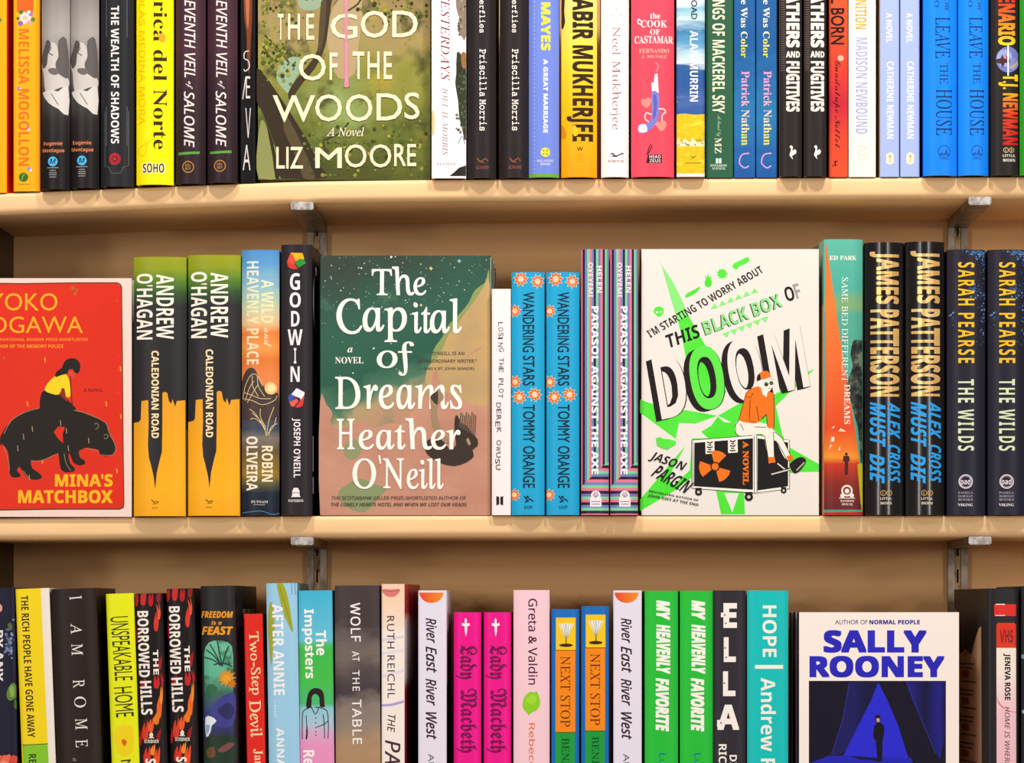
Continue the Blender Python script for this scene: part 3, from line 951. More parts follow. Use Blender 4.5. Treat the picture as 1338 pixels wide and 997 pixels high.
# ================================================================== middle row
b = Book(HB, -22, 172, 363.5, 2, 'face-out red book with a girl riding a black hippopotamus on its cover', '#f3d3c8', side='#d8a89c', view=V5, face=True, t=0.026, y=0.001,
         group='face-out books', pages='#e8d8cc')
red = paint('worn_red_print', [(0.3, '#e0311a'), (0.7, '#d82a15')], (0, -50), (0, 50), amt=1.0, scale=14, blotches=(('#e8681c', 55, 0.68, 0.8),))
b.poly(IL, [(-70, 548), (120, 550), (400, 546), (600, 546), (618, 552), (628, 570), (632, 900), (636, 1400), (640, 1680), (636, 1708), (615, 1716), (300, 1716), (-70, 1722)], '#7a3a24')
b.poly(IL, [(-66, 556), (120, 557), (400, 553), (598, 553), (612, 558), (622, 574), (626, 900), (630, 1400), (634, 1678), (630, 1700), (612, 1708), (300, 1708), (-66, 1714)], red)
yo = '#f6a81f'
b.H(AL, 'YOKO', 'S', yo, -55, 602, 296, 692, off=-0.004); b.H(AL, 'OGAWA', 'S', yo, -55, 722, 426, 808, off=-0.004)
b.H(BL, 'INTERNATIONAL BOOKER PRIZE-SHORTLISTED', 'SB', '#f08a2a', -55, 833, 452, 848); b.H(BL, 'AUTHOR OF THE MEMORY POLICE', 'SB', '#f2962a', -55, 866, 326, 884)
random.seed(4)
for x, y, q in ((375, 575, 16), (385, 605, 14), (395, 585, 10), (600, 640, 8), (230, 940, 10), (20, 935, 9), (235, 1080, 0), (610, 560, 8)):
    if q:
        b.star(IL, x, y, q, q * .5, 5, '#b5622a', a0=x)
b.view = V6
K_ = '#241d1a'
for x, y in ((230, 120), (618, 165), (140, 345), (545, 345), (620, 410), (600, 690), (330, 310), (216, 640)):
    b.line(IL, [(x, y - 12), (x + 3, y + 12)], 6, '#ef9a24')
b.poly(IL, [(0, 520), (20, 480), (50, 440), (90, 410), (130, 385), (180, 370), (230, 366), (300, 362), (390, 380), (440, 396), (500, 420), (540, 440), (556, 470), (566, 510), (590, 550), (596, 580), (580, 605), (545, 616),
            (515, 606), (508, 585), (480, 575), (440, 572), (420, 580), (405, 590), (412, 620), (436, 638), (436, 655), (405, 662), (375, 645), (362, 610), (352, 600), (360, 650), (385, 675), (380, 692), (340, 698), (312, 680),
            (304, 630), (295, 600), (240, 625), (190, 640), (160, 635), (165, 675), (200, 700), (216, 722), (190, 736), (145, 728), (115, 690), (98, 668), (88, 690), (108, 712), (90, 724), (58, 720), (48, 690), (46, 640), (40, 590), (20, 560), (4, 545)], K_, 2)
b.line(IL, [(12, 505), (0, 540), (8, 560)], 7, K_)
b.poly(IL, [(276, 490), (300, 462), (334, 464), (322, 500), (325, 548), (300, 525)], red)
b.poly(IL, [(205, 330), (215, 285), (240, 280), (300, 296), (330, 310), (370, 345), (395, 380), (370, 400), (300, 420), (215, 390), (205, 360)], K_, 2)
b.poly(IL, [(230, 275), (245, 240), (280, 205), (318, 182), (345, 200), (358, 235), (362, 305), (340, 308), (332, 268), (318, 270), (300, 298), (262, 292)], '#f4d01c', 2)
b.poly(IL, [(318, 262), (332, 268), (336, 308), (352, 340), (372, 352), (340, 330), (308, 300)], '#8a2a1c')
b.poly(IL, [(352, 180), (385, 178), (380, 205), (362, 216), (350, 200)], '#d24a2e', 2)
b.poly(IL, [(318, 160), (330, 130), (355, 112), (385, 112), (408, 130), (413, 160), (404, 186), (385, 186), (372, 166), (352, 172), (345, 190), (320, 196), (296, 205), (284, 206), (290, 180)], K_, 2)
b.line(IL, [(362, 200), (366, 290), (372, 350)], 5, '#5a2016')
for pts in ([(20, 500), (60, 430), (130, 388), (200, 368)], [(380, 378), (450, 396), (540, 440), (560, 490), (592, 555), (592, 590), (570, 610), (520, 608)], [(508, 588), (440, 574)], [(48, 690), (44, 640), (20, 565)],
            [(160, 640), (220, 634), (300, 600)], [(534, 505), (548, 502), (556, 512), (545, 525), (534, 518)], [(485, 450), (500, 445), (506, 465), (490, 476)], [(120, 690), (150, 730)], [(330, 600), (340, 650), (365, 690)]):
    b.line(IL, pts, 3.4, '#8f7f60', sm=3)
for x, y in ((165, 460), (310, 430), (340, 470), (120, 500), (350, 560), (90, 560), (150, 710), (455, 520)):
    b.line(IL, [(x, y), (x + 3, y + 28)], 4, '#a39272')
b.H(BL, 'A NOVEL', 'SB', '#7a2012', 430, 266, 530, 283)
ye = '#f8b41e'
b.H(TL, "MINA'S", 'SB', ye, 282, 706, 580, 772, off=0.025); b.H(TL, 'MATCHBOX', 'SB', ye, 93, 788, 580, 857, off=0.025)
b.done()

b = Book(HB, 174, 243, 335.5, 2, 'charcoal and amber skyline spine with a green top, left of the two copies', lambda s: s.grad(
    'green_to_charcoal', (330, '#9a9e1e'), (352, '#8d9a22'), (366, '#5b8426'), (384, '#33502e'), (400, '#2c2a2c'), (690, '#2a2628'), amt=0.03, scale=30),
    side=lambda s: s.grad('jacket_side', (330, '#4f8a2a'), (430, '#2a5a34'), (445, '#241f22'), (560, '#241f22'), (562, '#d9a12a')), view=V6,
    group='books on the middle shelf', sag=0.0055, p=2.6, y=-0.006)
b.poly(IL, [(682, 930), (682, 442), (712, 438), (722, 425), (726, 330), (762, 326), (764, 440), (760, 560), (765, 620), (776, 660), (790, 720), (798, 785), (806, 700), (820, 640), (833, 590), (835, 440), (835, 290), (845, 284), (860, 288), (868, 330),
            (880, 345), (886, 320), (900, 360), (908, 330), (950, 325), (952, 930)], b.grad('amber_sky_print', (520, '#e8a028'), (580, '#f5a91a'), (640, '#f8b01c'), (690, '#f7a818'), amt=0.06, scale=30))
b.view = V5
b.V(AL, 'ANDREW', 'SB', '#fbeee0', 804, 506, 893, 838, off=0.0); b.V(AL, "O'HAGAN", 'SB', '#fbeee0', 700, 502, 785, 840)
b.view = V6
b.V(TL, 'CALEDONIAN ROAD', 'SB', '#fbdfae', 778, 72, 817, 522, off=0.012)
b.line(PE, [(778, 838), (792, 852), (806, 846), (816, 852)], 5, '#4a3410'); b.line(PE, [(786, 860), (812, 856)], 4, '#4a3410'); b.H(PE, 'MCD', 'SB', '#6a4a10', 782, 876, 812, 884)
b.done()
b.copy(245, 333, 'charcoal and amber skyline spine with a green top, right of the two copies')

b = Book(HB, 315.5, 364.5, 326.5, 2, 'sunset-coloured spine running from blue sky to orange with a butterfly-winged mountain', lambda s: s.grad(
    'sunset_painting', (326, '#4f8fd0'), (345, '#5f9ccf'), (372, '#8fbccb'), (400, '#c3cfae'), (420, '#e6c490'), (434, '#e8803c'), (455, '#ee9a4c'), (470, '#e27a34'), (500, '#e98a52'), (522, '#b06a4a'), (545, '#4a4450'),
    (562, '#3f4a5c'), (572, '#7f756c'), (590, '#6b5a3a'), (620, '#9a7a2a'), (634, '#54533a'), (645, '#1f2838'), (675, '#1c2230'), amt=0.06, scale=40, stretch=(0.4, 1, 2)),
    side='#2a3550', view=(300, 310, 5.25), group='books on the middle shelf', sag=0.005, p=2.6, y=-0.005)
sun = b.grad('pale_yellow_ink', (330, '#dfe6da'), (400, '#ece6b4'), (440, '#f2dcae'), (480, '#f6ddc2'))
b.V(TL, 'HEAVENLY PLACE', 'SB', sun, 116, 165, 200, 872, off=0.0); b.V(TL, 'A WILD', 'SB', sun, 218, 292, 300, 588)
b.V(TL, 'and', 'SC', '#f3d9b4', 236, 620, 284, 752)
b.view = VB
b.poly(IL, [(55, 300), (58, 215), (75, 170), (98, 150), (125, 160), (145, 210), (175, 250), (225, 270), (238, 290), (238, 400), (55, 400)], '#4a3a38', 2)
for pts in ([(62, 300), (75, 240), (100, 190), (130, 185), (160, 240)], [(75, 310), (95, 250), (118, 215)], [(85, 320), (120, 260), (140, 230)], [(64, 300), (110, 310), (160, 330), (215, 310), (230, 285)], [(70, 270), (110, 285), (150, 300), (200, 300)],
            [(110, 190), (112, 240), (140, 290)], [(135, 190), (140, 240), (170, 290)], [(178, 480), (160, 420), (110, 370)], [(180, 480), (190, 410), (215, 340)], [(178, 450), (130, 400), (100, 400)], [(185, 470), (215, 430), (225, 390)], [(176, 440), (150, 390), (150, 350)],
            [(190, 480), (200, 440), (230, 420)], [(95, 350), (130, 380), (175, 460)]):
    b.line(IL, pts, 3.2, '#d9c28a', sm=4)
b.disc(IL, 200, 250, 30, '#fbc47a'); b.disc(IL, 202, 250, 18, '#fee0a8')
b.V(AL, 'OLIVEIRA', 'SB', '#f6ead6', 80, 484, 136, 748, off=0.005); b.V(AL, 'ROBIN', 'SB', '#f6e6c4', 156, 530, 210, 704, off=0.005)
b.H(PE, 'PUTNAM', 'R', '#e6dcc8', 104, 796, 186, 808); b.line(PE, [(116, 816), (172, 816)], 3, '#b0a894')
b.line(IL, [(60, 856), (150, 846), (200, 862), (240, 858)], 4, '#4a7a9a', sm=3)
b.done()

b = Book(HB, 367, 407, 319.5, 2, 'black spine with stacked white capitals and small coloured polyhedra', '#2a2529', side='#211c20', view=(300, 310, 5.25),
         group='books on the middle shelf', sag=0.004, p=2.6, y=-0.006, yaw=-1.2)
for i, (ch, y0, y1, x0, x1) in enumerate((('G', 246, 362, 414, 482), ('O', 378, 482, 412, 488), ('D', 506, 612, 422, 480), ('W', 632, 740, 398, 500), ('I', 760, 866, 441, 458), ('N', 886, 992, 418, 480))):
    b.H(TL, ch, 'SB', '#fbeef0', x0, y0, x1, y1, off=0.0)
b.poly(IL, [(392, 170), (418, 108), (430, 106), (452, 160), (444, 186)], '#ea4a32'); b.poly(IL, [(392, 172), (446, 186), (470, 216), (440, 220), (404, 206)], '#d8342a')
b.poly(IL, [(418, 106), (500, 108), (512, 150), (482, 150), (452, 166), (440, 130)], '#f0b41e'); b.poly(IL, [(448, 180), (462, 158), (510, 152), (522, 178), (475, 208)], '#2f8f3a')
b.view = VB
b.poly(IL, [(282, 292), (325, 250), (345, 252), (330, 290), (290, 318)], '#3a4fa8'); b.poly(IL, [(325, 250), (364, 270), (355, 335), (338, 340), (345, 300), (300, 280)], '#f6eef2')
b.poly(IL, [(318, 342), (350, 300), (362, 282), (355, 335), (335, 345)], '#d83a32'); b.poly(IL, [(290, 318), (325, 300), (335, 312), (312, 340), (300, 338)], '#e8605a')
b.V(AL, "JOSEPH O'NEILL", 'SB', '#f8ebee', 302, 396, 344, 684, off=0.0)
b.poly(PE, [(304, 778), (304, 750), (312, 734), (332, 734), (340, 750), (340, 778)], '#f3e8ea'); b.line(PE, [(300, 776), (344, 776)], 5, '#f3e8ea'); b.line(PE, [(304, 758), (340, 758)], 3, '#2a2529')
b.H(PE, 'PANTHEON', 'R', '#f3e8ea', 285, 790, 358, 803)
# the printed front cover of the same book, seen edge-on on its right side
hh = b.h
ring = [(0.05 + 0.034 * math.cos(a), hh - 0.048 + 0.032 * math.sin(a)) for a in [2 * math.pi * i / 24 for i in range(24)]]
ring2 = [(0.05 + 0.025 * math.cos(a), hh - 0.048 + 0.024 * math.sin(a)) for a in [2 * math.pi * i / 24 for i in range(24)]]
b.side(IL, ring, '#efe4e4'); b.side(IL, ring2, '#1b171a')
b.side(IL, [(0.03, hh * .52), (0.05, hh * .6), (0.09, hh * .55), (0.09, hh * .45), (0.04, hh * .4)], '#d8b41e')
b.side(IL, [(0.012, .02), (0.024, .02), (0.024, .035), (0.012, .035)], '#cfc4c4'); b.side(IL, [(0.012, .04), (0.02, .04), (0.02, .072), (0.012, .072)], '#cfc4c4')
b.done()

b = Book(HB, 416.5, 641, 334, 2, 'face-out book with a green starry nebula cover and white high-contrast lettering', lambda s: paint(
    'nebula_print', [(0.0, '#c98f76'), (0.22, '#c68d74'), (0.36, '#bd8d72'), (0.47, '#b09a72'), (0.52, '#4f7a60'), (0.6, '#2c5c4a'), (0.75, '#33604f'), (1.0, '#39463d')],
    (0.045, 0.0), (-0.03, s.h), amt=0.4, scale=15, blotches=(('#2c3b36', 16, 0.62, 0.8), ('#5c8a6c', 26, 0.6, 0.8)), rough=0.4), side='#24332a', view=VA, face=True, t=0.024, y=0.006,
    group='face-out books')
nb = b
tan = paint('amber_cloud_print', [(0.25, '#c9a56c'), (0.7, '#b99a6e')], (0, -50), (0, 50), amt=1.6, scale=22)
pink = paint('pink_cloud_print', [(0.25, '#c9957c'), (0.7, '#bd8470')], (0, -50), (0, 50), amt=1.6, scale=16)
b.poly(IL, [(1262, 440), (1240, 480), (1190, 520), (1160, 580), (1110, 640), (1060, 690), (1030, 750), (1000, 790), (980, 850), (1010, 900), (1262, 920)], '#8f9a5c', 3)
b.poly(IL, [(1262, 490), (1230, 510), (1190, 570), (1150, 620), (1100, 690), (1060, 740), (1040, 790), (1005, 850), (960, 900), (980, 1000), (1262, 1000)], tan, 3)
b.view = VB
b.poly(IL, [(1262, 100), (1100, 130), (1000, 160), (980, 240), (960, 290), (900, 340), (850, 420), (780, 420), (700, 440), (640, 410), (590, 430), (530, 450), (490, 420), (500, 370), (470, 330), (440, 310), (440, 868), (1262, 868)], pink, 3)
b.poly(IL, [(1262, 60), (1150, 100), (1050, 130), (1010, 180), (1040, 260), (1120, 300), (1262, 330)], tan, 3)
b.poly(IL, [(600, 700), (640, 690), (720, 720), (760, 740), (720, 790), (660, 850), (590, 840), (540, 800), (530, 750), (570, 720)], '#8a9468', 3)
b.poly(IL, [(560, 520), (620, 500), (640, 560), (600, 600), (560, 580)], '#93946c', 3)
b.view = VA
random.seed(11)
for i in range(190):
    x, y = random.uniform(446, 1250), 350 + abs(random.gauss(0, 260))
    if y > 1050 or (x > 950 and y > 650 - (x - 950) * 0.6):
        continue
    r = random.choice([2, 2.5, 3, 3, 4])
    b.star(IL, x, y, r, r * 0.5, 4, random.choice(['#a9c8b8', '#d8e6d8', '#7fae9c', '#e6e0c0']), a0=i)
for x, y, r, c in ((785, 356, 9, '#e4efe2'), (978, 412, 11, '#d8d87a'), (1115, 376, 12, '#8fc0cc'), (640, 410, 7, '#e0e4d0'), (700, 800, 7, '#e8eee4'), (540, 520, 6, '#c0d8c8'), (930, 590, 9, '#d8d880'), (600, 920, 6, '#eee')):
    b.star(IL, x, y, r, r * 0.4, 4, c); b.disc(IL, x, y, r * 0.5, c)
w = '#fdf4ec'
# display lettering: heavy stems with flat feet
b.H(TL, 'The', 'RR', w, 690, 402, 956, 544, off=0.011)
b.H(TL, 'C', 'RR', w, 518, 556, 645, 732, off=0.011)
b.H(TL, 'ap', 'RR', w, 645, 600, 862, 770, off=0.011); b.H(TL, 'it', 'RR', w, 884, 576, 978, 728, off=0.011); b.H(TL, 'al', 'RR', w, 972, 556, 1128, 728, off=0.011)
b.H(TL, 'of', 'RR', w, 714, 766, 896, 934, off=0.011)
b.H(BL, 'a', 'RBI', w, 572, 796, 598, 820); b.H(BL, 'NOVEL', 'R', w, 513, 842, 650, 874)
for st, x0, y0, x1, y1 in (('"O\'NEILL IS AN', 978, 816, 1140, 832), ('EXTRAORDINARY WRITER."', 916, 853, 1200, 869), ('—EMILY ST. JOHN MANDEL', 922, 891, 1192, 907)):
    b.H(BL, st, 'N', '#4a4238', x0, y0, x1, y1, off=0.008)
b.view = VB
b.H(TL, 'D', 'RR', w, 512, 194, 636, 352, off=0.011); b.H(TL, 'reams', 'RR', w, 650, 232, 1130, 354, off=0.011)
# the falling figure
b.poly(IL, [(975, 290), (1000, 270), (1020, 262), (1040, 285), (1036, 310), (1010, 330), (1010, 400), (1040, 470), (1070, 500), (1064, 520), (1020, 500), (985, 430), (978, 350)], '#a08468', 2)
b.poly(IL, [(975, 290), (1000, 268), (1012, 264), (1010, 330), (984, 310)], '#4a3a30', 2)
b.poly(IL, [(948, 520), (975, 495), (1010, 490), (1040, 510), (1070, 545), (1100, 525), (1092, 460), (1095, 390), (1108, 384), (1125, 420), (1150, 430), (1180, 470), (1205, 500), (1204, 530), (1180, 550), (1186, 580), (1150, 610), (1090, 628), (1020, 612), (970, 580), (950, 550)], '#3d322c', 2)
for k in range(9):
    b.line(IL, [(1118 + k * 9, 440 + k * 5), (1124 + k * 9, 366 + (k % 3) * 8)], 5, '#6a5646', sm=0)
b.poly(IL, [(1148, 500), (1160, 490), (1172, 520), (1162, 530)], '#b38a70')
b.H(TL, 'H', 'RR', w, 520, 398, 608, 548, off=0.011); b.H(TL, 'eather', 'RR', w, 626, 395, 1122, 550, off=0.011)
b.H(TL, "O", 'RR', w, 596, 590, 712, 740, off=0.011); b.H(TL, "'", 'RR', w, 722, 576, 736, 618, off=0.011); b.H(TL, "N", 'RR', w, 745, 590, 848, 740, off=0.011); b.H(TL, "eill", 'RR', w, 860, 590, 1040, 742, off=0.011)
b.H(BL, 'THE SCOTIABANK GILLER PRIZE-SHORTLISTED AUTHOR OF', 'N', '#4a3830', 495, 774, 1148, 791, off=0.008)
b.H(BL, 'THE LONELY HEARTS HOTEL AND WHEN WE LOST OUR HEADS', 'SI', '#43322c', 493, 806, 1152, 823, off=0.012)
b.done()
for i, (nm, dx) in enumerate((('directly', 2.0), ('second', 1.2), ('third', 2.6), ('fourth', 1.6), ('fifth', 3.0))):
    yy = 0.006 + 0.0265 * (i + 1)
    px0 = 641.5 + dx + 0.2 * i - 224.5
    r = b.root.copy(); COL.objects.link(r)
    f = (D + yy) / D
    r.location = (b.x + dx * S, yy, b.z)
    r['label'] = 'dark green copy %s behind the nebula-covered face-out book' % (nm if nm == 'directly' else 'standing ' + nm)
    for ch in b.root.children:
        c = ch.copy(); COL.objects.link(c); c.parent = r

b = Book(PB, 642.5, 667.5, 377.5, 2, 'thin white paperback with wavering black handwritten capitals on its spine', '#f9ecec', side='#efe0de', view=VC_,
         group='books on the middle shelf', sag=0.0012, p=8, y=-0.001)
def wob(b, part, st, c, cx, y0, y1, hw, seed):
    random.seed(seed)
    n = len(st)
    stp = (y1 - y0) / n
    for i, ch in enumerate(st):
        if ch == ' ':
            continue
        yy = y0 + i * stp
        x = cx + random.uniform(-2.5, 2.5)
        a = random.uniform(-1.2, 1.2)
        wd = stp * (0.35 if ch == 'I' else 0.82)
        b.text(part, ch, 'S', c, (x - hw / 2, yy), (x - hw / 2 + a, yy + wd), (hw, -a), off=0.004)
wob(b, TL, 'LOSING THE PLOT', '#574b50', 66, 272, 542, 17, 3)
wob(b, AL, 'DEREK OWUSU', '#574b50', 57, 556, 796, 17, 5)
b.poly(PE, [(50, 884), (60, 888), (60, 913), (50, 917)], '#2a2226'); b.poly(PE, [(74, 884), (64, 888), (64, 913), (74, 917)], '#2a2226')
b.done()

b = Book(HB, 668.5, 711.5, 355.5, 2, 'turquoise spine with orange starbursts and tall black capitals, left of the two copies', '#1fa5d6', side='#1585b4', view=VC_,
         group='books on the middle shelf', sag=0.004, p=3, y=-0.004)
for x, y, r in ((136, 120, 29), (195, 128, 27), (115, 232, 25), (116, 482, 25), (131, 536, 28), (185, 527, 28), (113, 880, 24)):
    b.star(IL, x, y, r, r * 0.6, 9, '#f3e4b4', a0=x); b.star(IL, x, y, r * 0.92, r * 0.52, 9, '#e8602c', a0=x)
    b.disc(IL, x, y, r * 0.45, '#ee9a5a'); b.disc(IL, x, y, r * 0.34, '#f6d0b0')
b.V(TL, 'WANDERING', 'S', '#1d2a38', 142, 166, 184, 378, off=0.014); b.V(TL, 'STARS', 'S', '#1d2a38', 143, 390, 185, 496, off=0.014)
b.V(AL, 'TOMMY', 'S', '#1d2a38', 143, 562, 186, 696, off=0.014); b.V(AL, 'ORANGE', 'S', '#1d2a38', 143, 708, 186, 856, off=0.014)
b.line(PE, [(148, 884), (158, 900), (168, 894), (180, 904)], 5, '#123a52'); b.line(PE, [(150, 906), (164, 902)], 5, '#123a52'); b.disc(PE, 160, 888, 5, '#123a52')
b.H(PE, 'KNOPF', 'R', '#123a52', 148, 918, 178, 930)
b.done()
b.copy(714, 355.5, 'turquoise spine with orange starbursts and tall black capitals, right of the two copies')

def mitre_stripes(b):
    cols = ['#e9788e', '#2c1f3a', '#6f86bc', '#7fd0a0', '#e9788e', '#6f86bc', '#2c1f3a', '#7fd0a0', '#7f70b4', '#e9788e', '#2c1f3a', '#7fd0a0', '#6f86bc']
    x0, x1, ym, yb = 346, 448, 756, 958
    n = len(cols)
    for i, c in enumerate(cols):
        a, e = x0 + (x1 - x0) * i / n, x0 + (x1 - x0) * (i + 1) / n
        # mitred corner: the vertical bands turn and run across the foot of the spine
        ya, ye = ym + (x1 - a) * 0.96, ym + (x1 - e) * 0.96
        b.poly(IL, [(a, 8), (e, 8), (e, ye), (a, ya)], c)
    k = ['#6f86bc', '#7fd0a0', '#2c1f3a', '#e9788e', '#7fd0a0', '#6f86bc', '#2c1f3a', '#e9788e', '#6f86bc', '#7fd0a0', '#e9788e', '#2c1f3a', '#7f70b4', '#7fd0a0', '#e9788e', '#2c1f3a', '#6f86bc', '#7fd0a0', '#2c1f3a', '#e9788e', '#e9788e']
    st = 10
    y = ym
    i = 0
    while y < yb:
        e = y + st
        xa = max(x0, x1 - (y - ym) / 0.96); xe = max(x0, x1 - (e - ym) / 0.96)
        b.poly(IL, [(xa, y), (x1, y), (x1, e), (xe, e)], k[i % len(k)])
        y, i = e, i + 1


b = Book(HB, 759.5, 795.5, 325.5, 2, 'spine striped in pink, green, blue and navy with white capitals, left of the two copies', '#e9788e', side='#cf6478', view=VC_,
         group='books on the middle shelf', sag=0.004, p=2.8, y=-0.007)
mitre_stripes(b)
b.V(TL, 'PARASOL AGAINST THE AXE', 'SB', '#f8f0f4', 385, 216, 410, 808, off=0.02)
b.V(AL, 'HELEN', 'SB', '#efe6e4', 404, 74, 422, 168); b.V(AL, 'OYEYEMI', 'SB', '#efe6e4', 374, 62, 390, 184)
b.disc(PE, 400, 882, 17, '#efe4ec'); b.rect(PE, 380, 890, 420, 922, '#f3e8ee'); b.disc(PE, 400, 880, 9, '#5a4a5c'); b.star(PE, 400, 878, 14, 6, 6, '#cdbcc8')
b.line(PE, [(384, 904), (416, 904)], 3, '#8a7a88'); b.line(PE, [(386, 913), (414, 913)], 3, '#8a7a88')
b.done()
b.copy(797.5, 325.5, 'spine striped in pink, green, blue and navy with white capitals, right of the two copies')

b = Book(HB, 836, 1070, 325.5, 2, 'face-out cream book with a huge outlined title and a person sitting on a crate', '#ebe3dc', side='#3a3a36', view=VE, face=True, t=0.03, y=0.005,
         group='face-out books', rough=0.3)
gr = paint('green_ray_print', [(0.3, '#48e02c'), (0.7, '#5fe84a')], (0, -50), (0, 50), amt=1.4, scale=20)
gr2 = '#8ae87e'
cream = '#ebe3dc'
b.poly(IL, [(78, 200), (170, 232), (560, 300), (700, 220), (900, 130), (1160, 8), (1100, 70), (1000, 160), (920, 240), (960, 420), (1010, 500), (1190, 600), (1190, 648), (1040, 650), (720, 720), (728, 912), (580, 912), (550, 770), (480, 620), (300, 760), (78, 892), (78, 820), (355, 490), (320, 460), (78, 282)], gr)
b.poly(IL, [(320, 345), (420, 350), (560, 300), (640, 340), (700, 360), (640, 440), (400, 440), (385, 640), (340, 680), (290, 730), (250, 690), (355, 495), (300, 440)], cream)
b.poly(IL, [(455, 400), (520, 360), (560, 305), (600, 340), (690, 345), (690, 440), (500, 440)], gr)
b.poly(IL, [(600, 780), (650, 900), (690, 780)], cream)
b.view = VD
b.poly(IL, [(205, 140), (222, 180), (300, 300), (350, 400), (400, 520), (470, 640), (560, 800), (640, 960), (560, 1100), (430, 1000), (380, 780), (340, 600), (290, 430), (250, 290), (225, 200)], gr2)
b.poly(IL, [(330, 540), (390, 500), (470, 640), (560, 800), (640, 1000), (560, 1120), (430, 1000), (378, 780), (350, 640)], gr)
# small green symbols
b.poly(IL, [(370, 380), (385, 362), (440, 335), (466, 318), (468, 332), (445, 360), (400, 386), (378, 392)], gr)
b.disc(IL, 522, 296, 24, gr, ry=28); b.poly(IL, [(508, 276), (500, 244), (516, 262), (520, 232), (530, 260), (542, 250), (536, 280)], gr)
b.star(IL, 612, 236, 38, 26, 9, gr); b.poly(IL, [(676, 190), (690, 168), (760, 134), (785, 128), (790, 150), (770, 168), (718, 192), (704, 214), (690, 200)], gr)
b.disc(IL, 202, 478, 33, gr, ry=30); b.poly(IL, [(174, 484), (231, 484), (214, 512), (202, 516), (190, 508)], gr, 2); b.disc(IL, 190, 486, 8, cream, ry=6); b.disc(IL, 216, 482, 8, cream, ry=6)
for k in range(6):
    x, y = 562 + k * 52, 450 - k * 20
    b.poly(IL, [(x - 24, y + 18), (x - 2, y - 22), (x + 26, y + 6)], gr2)
    x, y = 636 + k * 50, 632 - k * 20
    b.poly(IL, [(x - 24, y - 8), (x + 26, y - 24), (x + 8, y + 20)], gr2)
ink = '#231a1c'
def ang(x0, y0, x1, y1, h, lean=0.0):
    dx, dy = x1 - x0, y1 - y0
    q = math.hypot(dx, dy)
    return (x0, y0), (x1, y1), (dy / q * h + lean, -dx / q * h)
b.text(BL, "I'M STARTING TO WORRY ABOUT", 'SB', ink, *ang(148, 652, 884, 226, 50, -4), off=-0.01)
b.text(TL, 'THIS', 'SB', ink, *ang(262, 722, 472, 648, 92, 10), off=0.005)
b.text(TL, 'BLACK BOX', 'SB', ink, *ang(503, 640, 1006, 450, 96, 4), off=0.03)
b.text(TL, 'BLACK BOX', 'SB', '#8fe08a', *ang(508, 634, 1006, 446, 92, 4), off=-0.012)
b.text(TL, 'O', 'SB', ink, *ang(1030, 418, 1088, 406, 94, -4)); b.text(TL, 'F', 'SB', '#a39a96', *ang(1096, 398, 1132, 388, 94, -4))
b.view = VE
# the huge title: dark block sides first, then the outlined faces
T0, T1, UPV = (214, 330), (1134, 122), (-68, -392)
for k in range(7, -1, -1):
    q = k / 7
    b.text(TL, 'DOOM', 'SB', ink, (T0[0] - 32 * q - 4, T0[1] + 5 + 12 * q), (T1[0] - 32 * q + 4, T1[1] + 5 + 12 * q), UPV, off=0.02, slant=0.0)
b.n += 2
b.text(TL, 'DOOM', 'SB', cream, T0, T1, UPV, off=-0.012, cols=[(0.235, cream), (0.46, '#62e64c'), (2, cream)])
b.n += 2
b.poly(IL, [(880, 190), (905, 176), (935, 150), (945, 170), (935, 180), (910, 200)], gr)
# travel crate
b.poly(IL, [(398, 452), (785, 422), (800, 420), (1005, 452), (1005, 752), (800, 785), (785, 780), (398, 750)], '#f6efe4')
b.poly(IL, [(414, 468), (778, 440), (778, 760), (412, 738)], '#1d1a1a'); b.poly(IL, [(806, 440), (996, 466), (996, 738), (806, 764)], '#1d1a1a')
for p in ([(398, 452), (785, 422)], [(398, 452), (398, 750), (790, 780), (1005, 752), (1005, 452), (800, 420)], [(785, 424), (787, 778)], [(801, 424), (803, 780)], [(406, 460), (406, 744)]):
    b.line(IL, p, 4, ink)
for x, y, w_, h_ in ((510, 496, 56, 84), (652, 488, 60, 88)):
    b.poly(IL, [(x - w_ / 2, y - h_ / 2), (x + w_ / 2, y - h_ / 2 - 4), (x + w_ / 2 + 2, y + h_ / 2 - 4), (x - w_ / 2 + 2, y + h_ / 2)], '#efe8dc')
    for k in range(5):
        b.line(IL, [(x - 18 + (k % 2) * 8, y - 32 + k * 15), (x + 2, y - 26 + k * 14), (x + 18 - (k % 2) * 9, y - 34 + k * 15)], 8, ink)
og = '#ec741c'
cx, cy = 543, 616
b.disc(IL, cx, cy, 22, og)
for a0 in (-75, 45, 170):
    p = [(cx + r * math.cos(math.radians(a0 + t)), cy + r * math.sin(math.radians(a0 + t))) for r, t in [(30, -30), (98, -30), (100, -15), (100, 0), (100, 15), (98, 30), (30, 30), (30, 0)]]
    b.poly(IL, p, og)
b.V(BL, 'A NOVEL', 'R', og, 714, 458, 752, 730, off=0.035)
for x, y, r in ((440, 774, 22), (752, 804, 26), (968, 764, 18)):
    b.disc(IL, x, y, r, ink); b.disc(IL, x, y, r * 0.4, '#cfc6ba'); b.rect(IL, x - r * 0.9, y - r * 1.2, x + r * 0.9, y - r * 0.7, ink)
